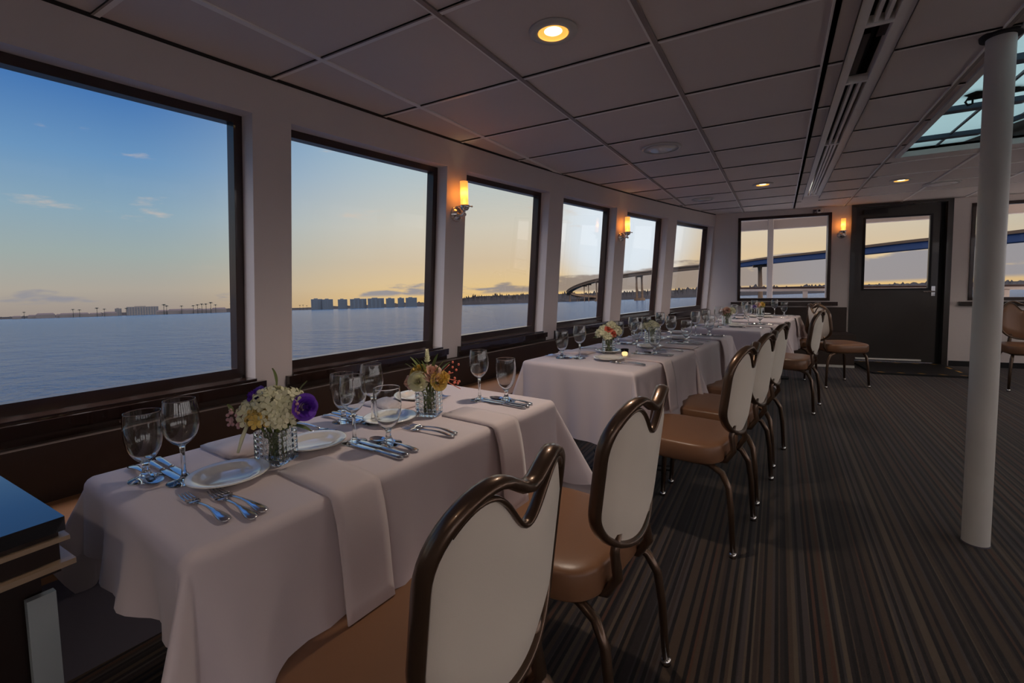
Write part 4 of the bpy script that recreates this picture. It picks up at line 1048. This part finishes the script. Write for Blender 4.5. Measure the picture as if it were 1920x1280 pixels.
# low land strip along the horizon with a bumpy tree top outline
cols = [(-300, 1500), (0, 1500), (250, 1400), (430, 1300), (560, 1250), (800, 1150), (900, 1100), (1000, 1100), (1130, 1200), (1300, 1300), (1550, 1500), (1900, 1700), (2600, 1800)]
hts = {(-300): 10, 0: 10, 250: 13, 430: 15, 560: 8, 800: 13, 900: 28, 1000: 28, 1130: 26, 1300: 32, 1550: 34, 1900: 28, 2600: 28}
pts = []
for (u0, d0), (u1, d1) in zip(cols, cols[1:]):
    n = 110
    for i in range(n):
        f = i / n; pts.append((sea_xy(u0 + (u1 - u0) * f, d0 + (d1 - d0) * f), hts[u0] + (hts[u1] - hts[u0]) * f))
mb = MB(); vs = []
for i, (p, h) in enumerate(pts):
    b_ = p * 1.15; hh = h * (.66 + .3 * rg.random() ** 2 + .08 * sin(i * .11) + .06 * sin(i * .43)); vs += [p, p * 1.01 + Vector((0, 0, h * .25)), p * 1.04 + Vector((0, 0, hh)), b_ + Vector((0, 0, h * .8)), b_]
n = len(pts)
mb.add(vs, [(i * 5 + k_, (i + 1) * 5 + k_, (i + 1) * 5 + k_ + 1, i * 5 + k_ + 1) for i in range(n - 1) for k_ in range(4)])
o = mb.build('shoreline', 'land'); o.matrix_world = MS; o['label'] = 'low dark wooded shoreline across the water'; o['category'] = 'land'; struct(o)
def windows_on(parent, w_, h, floors, bays, y, mt_='condo_glass'):
    mb = MB()
    for i in range(floors):
        for j in range(bays):
            x = -w_ / 2 + w_ * (j + .5) / bays; z = h * (i + .6) / (floors + .3); mb.box(x - w_ / bays * .33, x + w_ / bays * .33, y - .4, y, z - h / floors * .28, z + h / floors * .22)
    mb.build('window_bands', mt_, parent)
def block(u0, u1, depth, hpx, lb, name='condo_tower', mt_='condo', floors=8, bays=4, cat='building', group=None, zpx=0):
    c = sea_xy((u0 + u1) / 2, depth); k_ = depth / FOC; w_ = (u1 - u0) * k_ * .98; h = hpx * k_
    r = onsea(name, lb, cat, c, facing(c), group)
    mb = MB(); mb.box(-w_ / 2, w_ / 2, 0, w_ * .6, 0, h); mb.build('tower_walls', mt_, r)
    mb = MB(); mb.box(-w_ * .25, w_ * .1, w_ * .1, w_ * .4, h, h * 1.07); mb.build('roof_house', mt_, r)
    windows_on(r, w_, h, floors, bays, 0); return r
for u0, u1, hp, lb in ((584, 604, 20, 'leftmost block of the waterfront condominiums'), (605, 624, 19, 'second block of the waterfront condominiums, joined to the first'), (634, 651, 18, 'single condominium block standing apart with gaps either side'),
                       (657, 687, 18, 'wide left half of the long condominium slab'), (690, 720, 18, 'wide right half of the long condominium slab'), (724, 740, 17, 'narrow condominium block right of the long slab'), (746, 758, 17, 'narrowest condominium block of the row'), (761, 782, 17, 'rightmost condominium block of the row')):
    block(u0, u1, 1120, hp, lb, group='condominium towers across the water')
block(243, 291, 1320, 16, 'long pale hotel block on the far left shore', 'hotel_block', 'hotel', 6, 12)
block(216, 226, 1310, 14, 'small square tower left of the hotel block', 'shore_tower', 'hotel', 5, 3)
hs = [(30, 12, 5), (62, 16, 6), (84, 26, 8), (112, 12, 6), (124, 20, 7), (150, 24, 7), (178, 18, 6), (205, 20, 7), (306, 22, 7), (330, 26, 8), (352, 22, 8), (380, 28, 7), (410, 24, 8)]
nm_ = ['first', 'second', 'third', 'fourth', 'fifth', 'sixth', 'seventh', 'eighth', 'ninth', 'tenth', 'eleventh', 'twelfth', 'thirteenth']
for i, (u, wp, hp) in enumerate(hs):
    d_ = 1240; c = sea_xy(u, d_); k_ = d_ / FOC; w_ = wp * k_; h = hp * k_ * 1.15
    r = onsea('shore_house', 'low shore building, %s from the left along the far left bank' % nm_[i], 'building', c, facing(c), 'low buildings on the far left shore')
    mb = MB(); mb.box(-w_ / 2, w_ / 2, 0, w_ * .5, 0, h * .75); mb.build('walls', 'house_wall', r)
    mb = MB(); mb.add([(-w_ / 2, 0, h * .75), (w_ / 2, 0, h * .75), (w_ / 2, w_ * .5, h * .75), (-w_ / 2, w_ * .5, h * .75), (-w_ * .4, w_ * .25, h * 1.05), (w_ * .4, w_ * .25, h * 1.05)], [(0, 1, 5, 4), (2, 3, 4, 5), (0, 4, 3), (1, 2, 5), (0, 3, 2, 1)]); mb.build('roof', 'house_roof', r)
pl = [(44, 11), (136, 13), (148, 12), (181, 14), (195, 12), (236, 12), (307, 16), (312, 14), (340, 13), (362, 13), (370, 14), (378, 15), (386, 15), (395, 17), (404, 13), (434, 14), (562, 8), (568, 8), (575, 7)]
proto_palm = None
for i, (u, hp) in enumerate(pl):
    d_ = 1230; c = sea_xy(u, d_); k_ = d_ / FOC; h = hp * k_ * 1.2
    if proto_palm is None:
        r = onsea('palm_tree', 'x', 'palm tree', c, 0, 'palm trees on the shore')
        mb = MB(); mb.tube([(0, 0, 0), (.3, 0, 8), (.0, 0, 16)], [.5, .35, .3], 6); mb.build('trunk', 'foliage', r)
        mb = MB()
        for q in range(13):
            a = 2 * PI * q / 13; L_ = 4.4; mb.add([(0, 0, 16), (L_ * .5 * cos(a + .16), L_ * .5 * sin(a + .16), 17), (L_ * cos(a), L_ * sin(a), 15.2 - (q % 2) * 1.5), (L_ * .5 * cos(a - .16), L_ * .5 * sin(a - .16), 17)], [(0, 1, 2, 3)])
        mb.ball((0, 0, 16), 1.2, 8); mb.build('fronds', 'foliage', r); proto_palm = r
    else:
        r = proto_palm.copy(); C.objects.link(r)
        for ch in list(proto_palm.children): q = ch.copy(); C.objects.link(q); q.parent = r
    sc = h / 17.0
    r.matrix_world = MS @ Matrix.Translation(c) @ Matrix.Rotation(i * .7, 4, 'Z') @ Matrix.Scale(sc, 4)
    r['label'] = 'dark palm tree on the shore, number %d counting from the left bank' % (i + 1) if i < 16 else 'short palm left of the condominiums, %s of three' % ('left one', 'middle one', 'right one')[i - 16]
# bridge: deck that curves up from the far shore and passes high to the right
bc = [(1150, 572 - 16, 1250), (1100, 553, 1180), (1070, 549, 1120), (1069, 543, 1060), (1088, 533, 980), (1122, 523, 900), (1173, 514.5, 800), (1225, 507.5, 690), (1290, 499.5, 600), (1383, 492, 480), (1440, 484, 430), (1548, 472, 360), (1622, 463, 320), (1743, 449, 275), (1822, 444, 258), (1920, 434, 236), (2100, 412, 205), (2500, 370, 170)]
BP = [MSI @ away(u, v, d_) for u, v, d_ in bc]
def cr_(P0, P1, P2, P3, t): return .5 * ((2 * P1) + (P2 - P0) * t + (2 * P0 - 5 * P1 + 4 * P2 - P3) * t * t + (3 * P1 - P0 - 3 * P2 + P3) * t ** 3)
dp = []
for i in range(len(BP) - 1):
    a = BP[max(i - 1, 0)]; b_ = BP[i]; c = BP[i + 1]; d_ = BP[min(i + 2, len(BP) - 1)]
    for j in range(8): dp.append(cr_(a, b_, c, d_, j / 8))
dp.append(BP[-1])
br = onsea('highway_bridge', 'long curving highway bridge with tall concrete piers crossing the bay', 'bridge', Vector((0, 0, 0)))
CUT = 9 * 8
def strip(name, mt_, w0, w1, z0, z1, lo=0, hi=None):
    mb = MB(); vs = []; hi = hi or len(dp)
    for i, p in enumerate(dp):
        if not lo <= i < hi: continue
        tg = (dp[min(i + 1, len(dp) - 1)] - dp[max(i - 1, 0)]); tg.z = 0; tg.normalize(); nn = Vector((tg.y, -tg.x, 0))
        vs += [p + nn * w0 + Vector((0, 0, z0)), p + nn * w1 + Vector((0, 0, z0)), p + nn * w1 + Vector((0, 0, z1)), p + nn * w0 + Vector((0, 0, z1))]
    mb.add(vs, [(i * 4 + k_, i * 4 + (k_ + 1) % 4, (i + 1) * 4 + (k_ + 1) % 4, (i + 1) * 4 + k_) for i in range(hi - lo - 1) for k_ in range(4)]); mb.build(name, mt_, br)
strip('road_deck', 'concrete', -6, 6, -1.0, .0); strip('girder', 'bridge_blue', -5.5, 5.5, -5.2, -1.0, CUT - 1); strip('silhouette_girder', 'concrete', -5.5, 5.5, -5.0, -1.0, 0, CUT); strip('parapet', 'concrete', 5.6, 6, 0, .7)  # far girder is blue too; its silhouette tone is put into the colour
def near_pt(u):
    best = None
    for p in dp:
        q = RT @ ((MS @ p) - EYE); uu = PU + FOC * q.x / q.z
        if best is None or abs(uu - u) < best[0]: best = (abs(uu - u), p)
    return best[1]
def pier(p, w_, twin=True):
    mb = MB(); hh = p.z - 5.2
    for s in ((-4.2, 4.2) if twin else (0,)):
        mb.v_ = 0; tg = Vector((p.x, p.y, 0)).normalized(); nn = Vector((tg.y, -tg.x, 0)); c = p + nn * s
        mb.tube([(c.x, c.y, 0), (c.x, c.y, hh * .85), (c.x, c.y, hh)], [w_ * 1.15, w_ * .9, w_ * 1.2], 8)
    mb.tube([tuple(Vector((p.x, p.y, hh - 1)) + nn * -6), tuple(Vector((p.x, p.y, hh - 1)) + nn * 6)], 1.3, 6)
    if twin: mb.tube([(p.x, p.y, 0), (p.x, p.y, 4)], 9, 10)
    mb.build('pier', 'concrete', br)
pier(near_pt(1199), 1.7); pier(near_pt(1423), 1.9, False); pier(near_pt(1121), 1.4)
for u in (1087, 1095, 1104): pier(near_pt(u), .9, False)
for i_ in (6, 12, 18, 24): pier(dp[i_], .9, False)
